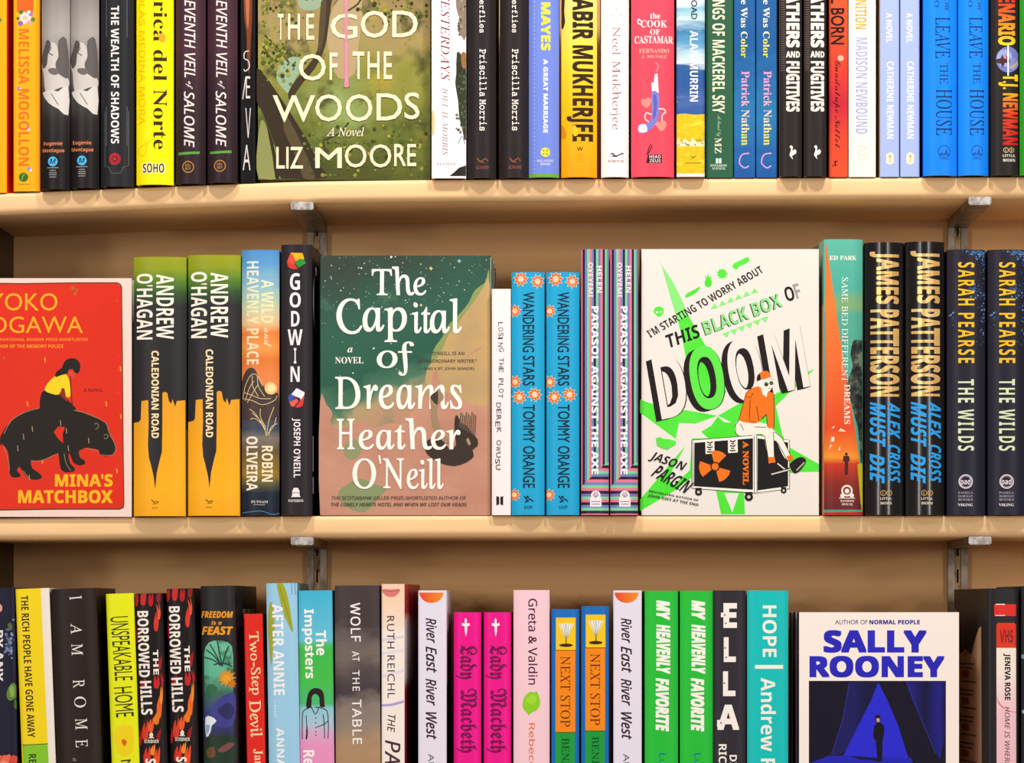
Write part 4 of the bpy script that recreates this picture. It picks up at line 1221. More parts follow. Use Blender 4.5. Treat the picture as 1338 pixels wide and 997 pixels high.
# seated person
sk = '#f6eadc'
b.poly(IL, [(668, 360), (690, 330), (760, 335), (860, 350), (905, 390), (960, 440), (1000, 530), (1020, 560), (990, 575), (960, 540), (930, 470), (905, 440), (908, 560), (872, 560), (850, 440), (830, 412), (780, 420), (690, 425), (668, 400)], sk, 2)
for p in ([(668, 360), (672, 410), (690, 424)], [(850, 420), (872, 560)], [(905, 400), (910, 555)], [(912, 400), (960, 440), (1016, 556)], [(932, 470), (988, 572)], [(690, 330), (668, 360)], [(790, 370), (860, 372)], [(700, 350), (720, 390)]):
    b.line(IL, p, 4, ink)
b.poly(IL, [(872, 556), (912, 556), (918, 596), (876, 600)], og); b.poly(IL, [(986, 552), (1020, 540), (1030, 568), (996, 584)], og)
b.poly(IL, [(870, 600), (925, 592), (985, 620), (1012, 626), (1010, 640), (900, 668), (868, 640)], ink, 2); b.line(IL, [(892, 664), (1012, 632)], 8, '#d8d0c6'); b.line(IL, [(930, 596), (975, 632)], 7, '#efe6da')
b.poly(IL, [(1005, 600), (1040, 570), (1075, 556), (1105, 570), (1100, 600), (1060, 650), (1030, 656), (1015, 630)], ink, 2); b.line(IL, [(1048, 640), (1096, 590)], 8, '#b9b0a6')
b.poly(IL, [(690, 328), (705, 280), (722, 210), (735, 160), (770, 128), (830, 120), (880, 150), (908, 170), (912, 240), (908, 380), (868, 370), (862, 290), (820, 330), (800, 345), (750, 345)], og, 2)
for p in ([(690, 328), (722, 210), (735, 160), (770, 128)], [(908, 170), (910, 376)], [(862, 290), (868, 370)], [(760, 200), (755, 330), (800, 345)], [(800, 240), (815, 330)], [(735, 180), (760, 190), (780, 160)], [(862, 292), (830, 320)]):
    b.line(IL, p, 4, '#5a2410')
b.line(IL, [(755, 350), (762, 410), (790, 420)], 18, sk); b.line(IL, [(885, 380), (900, 400)], 20, sk)
b.poly(IL, [(826, 128), (870, 146), (862, 184), (840, 170)], '#f6f0e6')
b.poly(IL, [(815, 80), (890, 70), (900, 110), (888, 140), (870, 150), (840, 132), (812, 118), (806, 98)], sk, 2)
b.poly(IL, [(802, 86), (806, 48), (835, 26), (870, 24), (888, 50), (886, 62), (840, 72)], og, 2); b.poly(IL, [(802, 88), (804, 52), (822, 40), (828, 78)], ink); b.poly(IL, [(838, 76), (886, 60), (914, 66), (912, 74), (870, 84)], '#e0d8cc')
b.disc(IL, 860, 105, 13, ink); b.disc(IL, 892, 98, 12, ink); b.line(IL, [(846, 104), (905, 96)], 4, '#4fae58')
b.line(IL, [(872, 132), (888, 130)], 3, ink)
# continent blot and author block
b.poly(IL, [(176, 440), (200, 432), (222, 444), (262, 446), (300, 458), (298, 478), (270, 494), (246, 510), (212, 500), (182, 484)], gr)
b.text(AL, 'JASON', 'SB', ink, *ang(124, 580, 328, 652, 62, 22), off=-0.008)
b.text(AL, 'PARGIN', 'SB', ink, *ang(142, 672, 352, 782, 74, 28), off=-0.008)
b.text(BL, 'BESTSELLING AUTHOR OF', 'SB', ink, *ang(134, 774, 438, 832, 13, 0), off=0.0)
b.text(BL, 'JOHN DIES AT THE END', 'SB', ink, *ang(122, 806, 434, 866, 21, 4), off=0.0)
b.done()

b = Book(HB, 1077, 1128, 312.5, 2, 'teal spine split by a long orange wedge, right of the face-out cream book', lambda s: s.grad(
    'teal_print', (312, '#5fb8a4'), (345, '#55b49e'), (378, '#4fae9e'), (392, '#7aaa78'), (402, '#7cab74'), (410, '#52a794'), (430, '#50a890'), (690, '#4a9a84'), amt=0.03, scale=20), side='#35614f', back=lambda s: s.grad(
    'jacket_back', (312, '#8fb8a0'), (395, '#6d8a78'), (402, '#d8a070'), (500, '#dba878'), (600, '#d8a070'), (690, '#e09a70'), amt=0.05, scale=40), view=VF,
    group='books on the middle shelf', sag=0.004, p=2.8, y=-0.007, yaw=3.0)
b.view = VG
dk = paint('leafy_dark_print', [(0.3, '#1a1c1a'), (0.6, '#39403a'), (0.75, '#6a7464')], (0, -50), (0, 50), amt=2.2, scale=90)
b.view = VF
b.poly(IL, [(300, 680), (325, 668), (356, 672), (360, 700), (360, 1500), (352, 1440), (330, 1200), (250, 920), (270, 900), (300, 830), (285, 760)], dk, 2)
b.poly(IL, [(135, 70), (142, 100), (170, 300), (210, 580), (262, 930), (300, 1130), (352, 1470), (355, 1700), (110, 1700), (120, 1400), (136, 900)], b.grad('orange_wedge', (312, '#e8763a'), (400, '#ee7c34'), (500, '#e9622e'), (560, '#e0491f'), (588, '#ec7a24'), (597, '#f0942c'), (606, '#c8381c'), (630, '#8a2a20'), (660, '#6a2426')))
b.view = VG
b.poly(IL, [(320, 575), (345, 565), (356, 580), (356, 878), (340, 800)], '#b9b42a')
b.view = VF
b.H(AL, 'ED PARK', 'R', '#f0f2e4', 158, 158, 324, 184, off=0.01)
b.V(TL, 'SAME BED DIFFERENT', 'RR', '#eef2e6', 232, 290, 270, 925, off=-0.01)
b.view = VG
b.V(TL, 'DREAMS', 'R', '#f6e2d2', 240, 100, 276, 336, off=-0.006)
for p in ([(205, 378), (220, 360), (252, 380)], [(160, 440), (166, 410), (184, 414), (180, 440)], [(150, 490), (160, 455), (168, 460)], [(165, 360), (184, 344), (180, 360)], [(206, 490), (214, 465), (218, 492)]):
    b.poly(IL, p, '#f3d8c4')
b.line(IL, [(253, 506), (253, 522)], 15, '#3a1a16'); b.poly(IL, [(236, 524), (270, 524), (274, 552), (264, 562), (264, 636), (242, 636), (244, 562), (232, 552)], '#4a2018')
b.disc(PE, 257, 730, 34, '#f4e6dc', hole=0.7); b.disc(PE, 257, 732, 14, '#f4e6dc'); b.disc(PE, 230, 760, 13, '#f4e6dc'); b.disc(PE, 286, 758, 13, '#f4e6dc'); b.line(PE, [(210, 774), (306, 774)], 4, '#f4e6dc')
b.H(PE, 'RANDOM', 'R', '#f0dccf', 218, 784, 300, 797); b.H(PE, 'HOUSE', 'R', '#f0dccf', 226, 804, 292, 817)
b.poly(IL, [(110, 858), (356, 855), (356, 892), (110, 892)], '#c41f24')
b.done()

b = Book(HB, 1130.5, 1181.5, 316.5, 2, 'glossy black spine with gold capitals and blue brush lettering, left of the two copies', lambda s: s.grad(
    'gloss_black', (300, '#151113'), (690, '#1a1515'), rough=0.3, coat=0.4), side='#0d0a0b', view=VF, group='books on the middle shelf', sag=0.0085, p=2.0, y=-0.010)
gold = paint('gold_foil', [(0.3, '#dba85e'), (0.7, '#f0c684')], (0, -50), (0, 50), amt=1.2, scale=60, rough=0.28)
bsdf(gold).inputs['Metallic'].default_value = 0.25
b.V(AL, 'JAMES', 'SB', gold, 402, 132, 583, 452, off=0.022); b.V(AL, 'PATTERSON', 'SB', gold, 404, 484, 586, 1014, off=0.022)
b.view = VG
b.V(TL, 'MUST', 'SBI', '#2e9fe8', 394, 208, 486, 468, off=0.012, slant=0.1); b.V(TL, 'DIE', 'SBI', '#2e9fe8', 394, 514, 480, 684, off=0.012, slant=0.1)
b.V(TL, 'ALEX', 'SBI', '#2e9fe8', 498, 206, 574, 420, off=0.012, slant=0.1); b.V(TL, 'CROSS', 'SBI', '#2e9fe8', 500, 460, 576, 680, off=0.012, slant=0.1)
for x, st in ((472, 'L'), (508, 'B')):
    b.disc(PE, x, 744, 17, '#cda35e', hole=0.8); b.H(PE, st, 'R', '#cda35e', x - 5, 736, x + 5, 753)
b.H(PE, 'LITTLE,', 'SB', '#dccdb4', 454, 770, 524, 786); b.H(PE, 'BROWN', 'SB', '#dccdb4', 456, 796, 522, 812)
b.done()
b.copy(1184, 315.5, 'glossy black spine with gold capitals and blue brush lettering, right of the two copies')

b = Book(HB, 1238, 1288, 326, 2, 'navy-black spine with golden and pale green narrow capitals, left of the two copies', lambda s: s.grad(
    'night_print', (300, '#26222e'), (690, '#242332'), rough=0.4), side='#15151f', view=VF,
    group='books on the middle shelf', sag=0.0055, p=2.4, y=-0.007)
random.seed(8)
for i in range(240):
    q = random.random()
    if q < 0.42:
        x, y = 1105 - abs(random.gauss(0, 60)), 126 + abs(random.gauss(0, 16))
    elif q < 0.8:
        x, y = 1105 - abs(random.gauss(0, 26)), random.uniform(130, 700)
    elif q < 0.93:
        x, y = random.gauss(1050, 25), random.gauss(360, 30)
    else:
        x, y = random.gauss(905, 14), random.gauss(540, 26)
    b.star(IL, min(max(x, 890), 1108), max(y, 124), random.uniform(3, 9), random.uniform(1, 3), 4, random.choice(['#3f74b4', '#284f86', '#7fb0dc', '#1f3f6e', '#2f5f9c']), a0=i)
b.V(AL, 'SARAH', 'SB', '#f0bc1c', 938, 198, 1038, 460, off=-0.012, space=1.25); b.V(AL, 'PEARSE', 'SB', '#f0bc1c', 938, 506, 1038, 810, off=-0.012, space=1.25)
b.view = VG
b.V(TL, 'THE WILDS', 'SB', '#d8e2bc', 914, 70, 1010, 494, off=-0.012, space=1.25)
b.disc(PE, 960, 676, 43, '#cfc0cc', hole=0.78); b.H(PE, 'pad', 'SB', '#e9dde4', 930, 658, 988, 704)
b.disc(PE, 960, 676, 30, '#8f8492', hole=0.92)
for st, y in (('PAMELA', 742), ('DORMAN', 763), ('BOOKS', 783)):
    b.H(PE, st, 'R', '#a89cac', 916, y - 7, 1002, y + 7, off=-0.01)
b.H(PE, 'VIKING', 'R', '#efe6ea', 914, 806, 1002, 822)
b.done()
b.copy(1291.5, 326, 'navy-black spine with golden and pale green narrow capitals, right of the two copies')

# ================================================================== bottom row
G3 = 'books on the bottom shelf'
b = Book(PB, -23, 19, 768, 3, 'midnight blue spine with berries and red flowers at the left end of the bottom shelf', '#1c1c30', side='#15152a', view=H1, group=G3,
         sag=0.0015, p=8, y=-0.001, lean=-0.9)
random.seed(21)
for i in range(46):
    x, y = random.gauss(48, 13), random.gauss(355, 45)
    b.disc(IL, min(x, 74), y, random.uniform(4, 8), random.choice(['#56658c', '#7383a8', '#3e4a72', '#8a98ba']), n=10)
b.poly(IL, [(40, 270), (56, 255), (66, 285), (52, 300)], '#4f6a3a', 2); b.poly(IL, [(34, 640), (45, 600), (66, 575), (84, 590), (92, 640), (70, 662), (48, 668)], '#5d8236', 3); b.poly(IL, [(50, 600), (70, 590), (74, 640), (56, 650)], '#87a84a', 2)
b.poly(IL, [(78, 660), (92, 680), (88, 715), (74, 700)], '#4a6a34', 2); b.disc(IL, 98, 620, 14, '#c2282a', ry=90); b.disc(IL, 0, 180, 12, '#e0a090', ry=20)
for x, y, r, c in ((0, 990, 40, '#e05a42'), (40, 985, 36, '#e86a50'), (72, 980, 26, '#d84a3c'), (20, 1010, 30, '#f08a6c'), (60, 1015, 28, '#c83a34')):
    b.star(IL, x, y, r, r * .8, 7, c, a0=x)
b.V(TL, 'Y ANY', 'SB', '#eae4e2', -24, 340, 16, 566, pre='B', off=0.01)
b.done()

b = Book(HB, 20, 64, 769, 3, 'yellow spine with black capitals and a green lower end on the bottom shelf', '#f4d516', side='#efe3d6', view=H1, group=G3,
         sag=0.0015, p=8, y=-0.002, lean=-2.15)
b.poly(IL, [(214, 60), (262, 60), (300, 900), (330, 1500), (280, 1500), (252, 897)], '#efe4d8')
b.poly(IL, [(118, 903), (252, 897), (280, 1500), (150, 1500)], '#86c42a'); b.line(IL, [(116, 903), (254, 896)], 4, '#4a3a10')
def VT(b, part, st, f, m, x0, y0, x1, y1, wd, **k):   # downward lettering along a leaning spine: wd = letter height in crop pixels
    b.text(part, st, f, m, (x0, y0), (x1, y1), (wd, -wd * (x1 - x0) / (y1 - y0) * 1.0), **k)
VT(b, TL, 'THE RICH PEOPLE HAVE GONE AWAY', 'SB', '#2a1c10', 108, 116, 146, 864, 40, off=-0.004)
VT(b, AL, 'REGINA PORTER', 'SB', '#2a3a10', 150, 952, 166, 1290, 40)
b.done()

b = Book(HB, 66, 124.5, 769, 3, 'wide brown-black spine with widely spaced white serif capitals', '#2a1e1b', side='#2c1e1a', view=H1, group=G3, sag=0.004, p=3, y=-0.004, lean=-2.0)
for ch, y0, y1, cx, wd in (('I', 120, 138, 398, 62), ('A', 262, 318, 402, 58), ('M', 370, 430, 406, 58), ('R', 560, 602, 415, 60), ('O', 648, 706, 422, 62), ('M', 764, 822, 428, 62), ('E', 876, 916, 430, 62)):
    VT(b, TL, ch, 'RR', '#ece2de', cx - wd / 2, y0, cx - wd / 2 + 2, y1, wd, off=-0.014)
VT(b, BL, 'a novel', 'RI', '#b08a6a', 384, 972, 392, 1080, 26, off=0.01)
b.done()

b = Book(PB, 138, 174.5, 775.5, 3, 'acid yellow spine with spidery black hand-drawn capitals', '#e6ea14', side='#c8cc10', view=H1, group=G3, sag=0.002, p=6, y=-0.001, lean=-2.0)
VT(b, TL, 'UNSPEAKABLE', 'S', '#37350c', 580, 228, 606, 566, 96, off=-0.012, slant=0.05); VT(b, TL, 'HOME', 'S', '#37350c', 600, 600, 612, 758, 96, off=-0.012)
b.poly(IL, [(612, 812), (690, 800), (706, 850), (700, 940), (640, 960), (606, 900)], '#f2d414', 2)
b.poly(IL, [(640, 880), (652, 872), (664, 876), (670, 890), (654, 910)], '#d8641c', 2)
VT(b, AL, 'Margo', 'S', '#37350c', 620, 985, 640, 1180, 70, off=-0.01)
b.done()

def flames(b, seed, ox):
    random.seed(seed)
    cs = ['#c8201c', '#e0401a', '#a8161c', '#ec6a1e', '#f0962a']
    for x, y, w_, h_, c in ((70, 130, 26, 70, '#c01c22'), (110, 120, 30, 80, '#c8222a'), (150, 135, 26, 60, '#b81a22'), (190, 120, 22, 50, '#8f1418'), (178, 250, 24, 90, '#d83428'), (192, 200, 16, 70, '#e8502a'),
                            (72, 320, 14, 80, '#a8161c'), (196, 470, 20, 60, '#9a1418'), (180, 570, 30, 60, '#c8242a'), (110, 580, 30, 40, '#a81a20'), (195, 690, 26, 120, '#e8641e'), (205, 640, 14, 80, '#f08a26'),
                            (180, 760, 30, 60, '#e8781e'), (120, 830, 36, 80, '#d83a20'), (150, 800, 30, 60, '#ec5a20'), (90, 870, 26, 60, '#b81c1e'), (75, 700, 14, 90, '#8f1418'), (190, 850, 20, 50, '#9a1a14'),
                            (130, 960, 40, 70, '#d8301e'), (180, 970, 34, 80, '#e8501e'), (160, 930, 24, 46, '#f08a2a'), (210, 560, 10, 60, '#c01c22')):
        k = random.uniform(-14, 14)
        x += ox
        b.poly(IL, [(x - w_ * .4, y + h_ * .5), (x - w_ * .5, y), (x - w_ * .1 + k, y - h_ * .6), (x + w_ * .05, y - h_ * .1), (x + w_ * .35 + k * .6, y - h_ * .75), (x + w_ * .5, y), (x + w_ * .25, y + h_ * .55)], c, 3)
b = Book(HB, 176, 212, 775.5, 3, 'black spine engulfed in red flames with white capitals, left and lower of the two copies', '#1d1416', side='#1a1012', view=H2, group=G3,
         sag=0.003, p=3, y=-0.003, lean=-1.8)
flames(b, 3, 0)
VT(b, TL, 'BORROWED', 'SB', '#f8ece2', 76, 196, 86, 546, 60, off=0.01); VT(b, TL, 'HILLS', 'SB', '#f8ece2', 90, 566, 98, 744, 62, off=0.01)
VT(b, TL, 'THE', 'SB', '#f8ece2', 160, 400, 164, 532, 28, off=0.01)
b.disc(PE, 152, 850, 10, '#f0e2c4', ry=14); b.line(PE, [(138, 864), (166, 864)], 5, '#f0e2c4')
b.H(PE, 'SCRIBNER', 'SB', '#eadccc', 114, 874, 192, 892)
VT(b, AL, 'SCOTT PRESTON', 'SB', '#f8ece2', 120, 975, 130, 1400, 56, off=0.01)
b.done()
b.copy(217.5, 769, 'black spine engulfed in red flames with white capitals, right and taller of the two copies', lean=-1.5)

b = Book(HB, 261, 306, 765.5, 3, 'dark charcoal spine with orange slanted capitals above a tropical painting in an arch', '#2a2728', side=lambda s: s.grad(
    'side_art', (760, '#1c1718'), (790, '#231b1e'), (860, '#3a2430'), (1117, '#2a1c26'), amt=0.3, scale=60), view=H2, group=G3, sag=0.004, p=3, y=-0.004, lean=-1.0, yaw=-3.6, depth=0.138)
b.H(TL, 'FREEDOM', 'SBI', '#ee9a20', 412, 196, 582, 232, off=0.02); b.H(TL, 'is a', 'SBI', '#ee9a20', 468, 246, 524, 268, off=0.01); b.H(TL, 'FEAST', 'SBI', '#ee9a20', 414, 276, 582, 322, off=0.03)
arch = [(430, 1900), (428, 420), (436, 385), (455, 362), (480, 352), (520, 350), (555, 360), (575, 380), (582, 420), (600, 1900)]
b.poly(IL, arch, paint('tropical_painting', b.zl((1060, '#23402c'), (1000, '#2a3a2a'), (965, '#2f2f4a'), (935, '#3a3a7a'), (905, '#3f6a58'), (880, '#5fb894'), (840, '#6fc0a0')), (0, 0), (0, b.h), amt=0.04, scale=30, blotches=(('#2a4a3a', 60, 0.56, 0.7),)))
for pts in ([(440, 400), (480, 430), (520, 480)], [(460, 370), (490, 420), (520, 480)], [(500, 352), (512, 420), (525, 480)], [(560, 380), (540, 430), (525, 490)], [(430, 440), (480, 455), (520, 485)], [(480, 480), (530, 470), (580, 490)]):
    b.line(IL, pts, 7, '#1f3f30', sm=3)
b.star(IL, 550, 548, 52, 28, 11, '#d88a1e'); b.star(IL, 548, 552, 36, 16, 9, '#e8a02a'); b.star(IL, 575, 580, 28, 15, 8, '#c8741a')
b.poly(IL, [(470, 700), (520, 650), (590, 630), (592, 760), (560, 810), (490, 800), (455, 770)], '#3f3f8a', 3); b.poly(IL, [(500, 720), (560, 680), (590, 720), (560, 770)], '#2c2c60', 3)
b.poly(IL, [(434, 760), (465, 752), (496, 775), (470, 800), (465, 830), (440, 862)], '#e6ecf2', 2); b.poly(IL, [(436, 800), (462, 800), (445, 850)], '#8fb4d8', 2)
b.poly(IL, [(440, 600), (470, 580), (500, 600), (480, 640), (440, 650)], '#2f6a4a', 2); b.poly(IL, [(440, 870), (520, 850), (600, 870), (600, 990), (440, 990)], '#24382a', 2); b.poly(IL, [(500, 930), (560, 890), (590, 900), (540, 940)], '#7a4a4a', 2); b.poly(IL, [(440, 930), (480, 910), (490, 960), (450, 970)], '#6a4a2a', 2)
hh = b.h
for k, (ya, yb) in enumerate(((0.05, 0.072), (0.078, 0.098), (0.104, 0.124), (0.13, 0.148))):
    b.side(TL, ((ya, hh - 0.03), (yb, hh - 0.03), (yb, hh - 0.021), (ya, hh - 0.021)), '#b9a98f')
b.done()

b = Book(PB, 318.5, 343, 802, 3, 'short bright red spine with cream serif lettering on the bottom shelf', '#e0281c', side='#b81a12', view=H2, group=G3, sag=0.001, p=10, y=0.0, lean=-1.2, yaw=-0.8, depth=0.13)
VT(b, TL, 'Two-Step', 'RR', '#f3d8a8', 652, 306, 670, 640, 66, off=0.012); VT(b, TL, 'Devil', 'RR', '#f3d8a8', 668, 668, 676, 862, 64, off=0.012)
VT(b, AL, 'Jamie Quatro', 'R', '#f3d8a8', 684, 925, 700, 1290, 56, off=-0.012)
b.done()

b = Book(HB, 347.5, 388, 762, 3, 'pale blue spine with a green leaf and white capitals, right of the short red spine', '#9ccdea', side=lambda s: s.grad('leafy_side', (760, '#5f8f9c'), (800, '#2c5560'), (1117, '#2c5560'), amt=0.2, scale=60),
         view=H3, group=G3, sag=0.003, p=3, y=-0.004, lean=-0.9)
b.poly(IL, [(126, 45), (160, 48), (185, 120), (200, 200), (214, 310), (190, 270), (160, 200), (140, 120)], '#a3a82a', 2); b.line(IL, [(140, 60), (180, 190), (212, 300)], 4, '#7f8a1e')
b.poly(IL, [(92, 150), (108, 170), (118, 300), (108, 400), (98, 490), (84, 360), (80, 240)], '#a3a83a', 2)
for x in (205, 222):
    b.line(IL, [(x, 45), (x + 4, 110)], 4, '#5f93a8')
VT(b, TL, 'AFTER ANNIE', 'SB', '#f6f2f4', 102, 160, 112, 640, 58, off=0.004)
VT(b, BL, 'a novel', 'SC', '#dff0f8', 112, 665, 116, 760, 18)
VT(b, AL, 'ANNA QUINDLEN', 'SB', '#f6f2f4', 116, 812, 128, 1420, 50, off=-0.004)
b.done()

b = Book(PB, 389.5, 434, 771.5, 3, 'spine in bands of sky blue, green and pink with a faceless long-haired figure', lambda s: s.grad('band_print', (771, '#3fb4d8'), (836, '#66c2dc'), (842, '#4fbf6a'), (850, '#3fba4c'), (890, '#46c04a'), (920, '#4cba74'), (926, '#8fc8d8'),
         (945, '#a8c8dc'), (958, '#d8a8cc'), (975, '#ea94c4'), (1117, '#e88cc0'), amt=0.01, scale=20), side='#245a80', view=H3, group=G3, sag=0.002, p=6, y=-0.003, lean=-0.7)
VT(b, TL, 'The', 'SB', '#f8f2ee', 332, 298, 336, 430, 58, off=0.012); VT(b, TL, 'Imposters', 'SB', '#f8f2ee', 256, 186, 264, 552, 66, off=0.012)
hr = '#2c1c20'
b.poly(IL, [(283, 705), (288, 650), (300, 618), (325, 602), (355, 606), (375, 630), (380, 690), (382, 700), (355, 700), (352, 650), (330, 632), (312, 650), (310, 700)], hr, 2)
for p in ([(330, 704), (350, 704), (378, 712), (395, 730), (400, 800), (398, 868)], [(310, 702), (285, 712), (265, 730), (262, 800), (262, 872)], [(310, 702), (332, 740), (350, 704)], [(282, 745), (286, 800), (282, 870)], [(372, 740), (378, 790), (380, 868)], [(340, 808), (378, 792), (396, 776)], [(286, 800), (290, 840), (284, 874)]):
    b.line(IL, p, 4.5, hr, sm=3)
for y in (760, 785, 810, 832, 850):
    b.disc(IL, 334, y, 3.5, hr, n=8)
VT(b, AL, 'Reeve Hollis'[:2], 'SB', '#f8f2ee', 266, 930, 268, 1010, 60, off=0.012)
b.done()

b = Book(HB, 437, 495.5, 765, 3, 'stormy grey-brown cloud photograph spine with spaced white capitals', lambda s: s.grad('storm_print', (765, '#463a3c'), (815, '#453a3b'), (835, '#6f615e'), (860, '#75665f'), (880, '#54484a'), (905, '#443a3e'), (925, '#8a7a72'), (945, '#8f7f74'), (965, '#a98a6c'), (985, '#b08c68'), (1117, '#8a6a4c'),
         amt=0.16, scale=34, stretch=(0.7, 1, 1.3), blotches=(('#8a7c74', 30, 0.6, 0.78), ('#3a2f32', 26, 0.6, 0.8))), side='#3a1420', view=H3, group=G3, sag=0.003, p=3, y=-0.004, lean=-0.4)
VT(b, TL, 'WOLF', 'N', '#f4eceb', 514, 152, 518, 358, 54, off=0.016, space=1.12); VT(b, TL, 'AT', 'N', '#f0e8e7', 524, 408, 526, 462, 38, off=0.016, space=1.12)
VT(b, TL, 'THE', 'N', '#f0e8e7', 526, 508, 528, 618, 38, off=0.016, space=1.2); VT(b, TL, 'TABLE', 'N', '#f4eceb', 524, 662, 528, 898, 50, off=0.016, space=1.15)
b.done()

b = Book(HB, 498.5, 528.5, 763, 3, 'cream spine with a printed pink mouth at its top, right of the cloud photograph spine', lambda s: s.grad('skin_print', (763, '#f4cdb4'), (785, '#f8d4b4'), (818, '#f6dccb'), (826, '#f8e9e0'), (1117, '#f6ebe6'), amt=0.02), side=lambda s: s.grad(
    'red_side', (763, '#c23c3c'), (800, '#b42e34'), (815, '#e6d2cc'), (830, '#ece0da'), (885, '#e0d2cf'), (900, '#b42e34'), (1117, '#b42e34'), amt=0.03), view=H4, group=G3, sag=0.001, p=10, y=-0.002, yaw=-3.0)
b.poly(IL, [(36, 84), (62, 80), (86, 82), (132, 80), (120, 108), (90, 122), (55, 114)], '#dc7a74', 2); b.line(IL, [(40, 86), (86, 92), (130, 84)], 4, '#b8504c', sm=3)
for y0, y1, c in ((352, 330, '#e0d2e2'), (545, 508, '#e4d8ea'), (420, 402, '#e6dcea')):
    b.line(IL, [(22, y0), (152, y1)], 13, c)
b.line(IL, [(22, 694), (90, 690), (152, 672)], 13, '#b3a2d6')
VT(b, AL, 'RUTH REICHL', 'S', '#4f4348', 62, 222, 66, 654, 40, off=0.005, space=1.15)
VT(b, TL, 'THE', 'SI', '#4a2e34', 68, 740, 64, 834, 40, off=0.01); VT(b, TL, 'PARIS NOVEL', 'SI', '#4a2a30', 52, 876, 40, 1560, 84, off=0.01)
b.done()

b = Book(HB, 546.5, 583.5, 771.5, 3, 'lilac-white spine with brush script and orange half sun, left of the magenta pair', '#e8e0f0', side=lambda s: s.grad('purple_side', (771, '#ece4ee'), (890, '#cfc4dc'), (898, '#5f4a9c'), (1117, '#6a54a8')), view=H4, group=G3,
         sag=0.0012, p=10, y=-0.002)
b.poly(IL, [(234, 98)] + [(298 + 63 * math.cos(math.radians(a)), 98 + 55 * math.sin(math.radians(a))) for a in range(175, 0, -12)] + [(362, 98)], paint('sun_print', [(0, '#e8402c'), (1, '#f4932a')], (b.px((234, 150))[0], 0), (b.px((362, 150))[0], 0)))
bs = '#3a2030'
for st, y0, y1 in (('River', 240, 372), ('East', 390, 528), ('River', 560, 702), ('West', 735, 880)):
    b.text(TL, st, 'SI', bs, (266, y0), (272, y1), (58, -14), off=0.022, slant=0.25)
b.V(AL, 'AUBREY LESCURE', 'S', '#6a6070', 280, 948, 312, 1440, off=0.0)
b.done()
b.copy(801.5, 771.5, 'lilac-white spine with brush script and orange half sun, left of the grass green pair')

b = Book(PB, 593, 628.5, 800, 3, 'magenta spine with a white dagger and blackletter title, left of the two copies', '#f0128e', side='#c00a6c', view=H4, group=G3, sag=0.003, p=4, y=-0.001)
b.poly(IL, [(478, 232), (484, 240), (484, 262), (498, 258), (500, 272), (486, 276), (486, 300), (479, 332), (473, 300), (473, 276), (458, 272), (460, 258), (473, 262), (473, 240)], '#fbeef4')
b.V(TL, 'Lady', 'FR', '#7c0a50', 424, 376, 540, 556, off=0.015); b.V(TL, 'Macbeth', 'FR', '#7c0a50', 428, 604, 540, 944, off=0.015)
b.done()
b.copy(632, 800, 'magenta spine with a white dagger and blackletter title, right of the two copies')

b = Book(HB, 671, 718, 771, 3, 'baby pink spine with dark plum lettering and a green lime', '#f8ccd8', side='#eab4c2', view=H5, group=G3, sag=0.003, p=3, y=-0.004)
b.V(TL, 'Greta & Valdin', 'N', '#4a1c36', 122, 130, 172, 584, off=0.012)
b.poly(IL, [(108, 640), (130, 622), (155, 624), (168, 618), (172, 630), (184, 660), (184, 690), (168, 718), (142, 730), (124, 746), (118, 736), (98, 715), (92, 690), (96, 662)], '#8fd024', 2)
b.poly(IL, [(118, 650), (145, 636), (165, 650), (160, 680), (128, 684), (112, 672)], '#a3de3c', 2)
b.V(AL, 'Rebecca K Reilly', 'N', '#e07a4a', 116, 786, 158, 1330, off=0.012)
b.done()

b = Book(HB, 720.5, 756.5, 796, 3, 'royal blue spine with yellow, orange and green panels, left and lower of two copies', '#1a6ec0', side='#14508e', view=H5, group=G3, sag=0.003, p=3, y=-0.003)
b.rect(IL, 268, 230, 372, 402, '#f8c818'); b.rect(IL, 266, 404, 370, 834, '#f48a10'); b.rect(IL, 264, 838, 368, 1700, '#1a9a3a')
b.line(IL, [(266, 403), (372, 403)], 4, '#6a4a10'); b.line(IL, [(264, 836), (370, 836)], 4, '#1a4a20')
for x, e in ((-1, 290), (-0.5, 308), (0, 322), (0.5, 338), (1, 354)):
    b.poly(IL, [(322 + x * 3, 345), (e - 9, 258 + abs(x) * 4), (e + 9, 258 + abs(x) * 4)], '#f3eedc' if x != 0 else '#dfe2d8')
    b.line(IL, [(322 + x * 3, 345), (e, 258 + abs(x) * 4)], 2.6, '#8f9a90')
b.disc(IL, 321, 376, 36, '#3a2412', ry=9); b.line(IL, [(322, 345), (322, 372)], 5, '#4a2a10')
b.V(TL, 'NEXT STOP', 'RR', '#6a1f14', 292, 434, 344, 806, off=-0.012)
b.V(AL, 'BENJAMIN RESNICK', 'RR', '#0f3a1a', 300, 866, 338, 1450, off=-0.012)
b.done()
b.copy(759.5, 792, 'royal blue spine with yellow, orange and green panels, right and taller of two copies')

b = Book(PB, 842.5, 886, 772, 3, 'grass green spine with melting white capitals, left of the two copies', '#27bf3a', side='#12702a', view=H6, group=G3, sag=0.003, p=3, y=-0.002)
b.V(TL, 'MY', 'SBI', '#f8f6ec', 110, 138, 184, 244, off=0.05); b.V(TL, 'HEAVENLY', 'SBI', '#f8f6ec', 110, 266, 186, 528, off=0.05); b.V(TL, 'FAVORITE', 'SBI', '#f8f6ec', 106, 548, 180, 832, off=0.05)
b.V(AL, 'Lucas', 'S', '#1a7a9a', 126, 945, 162, 1090, off=0.004)
b.done()
b.copy(888.5, 772, 'grass green spine with melting white capitals, right of the two copies')

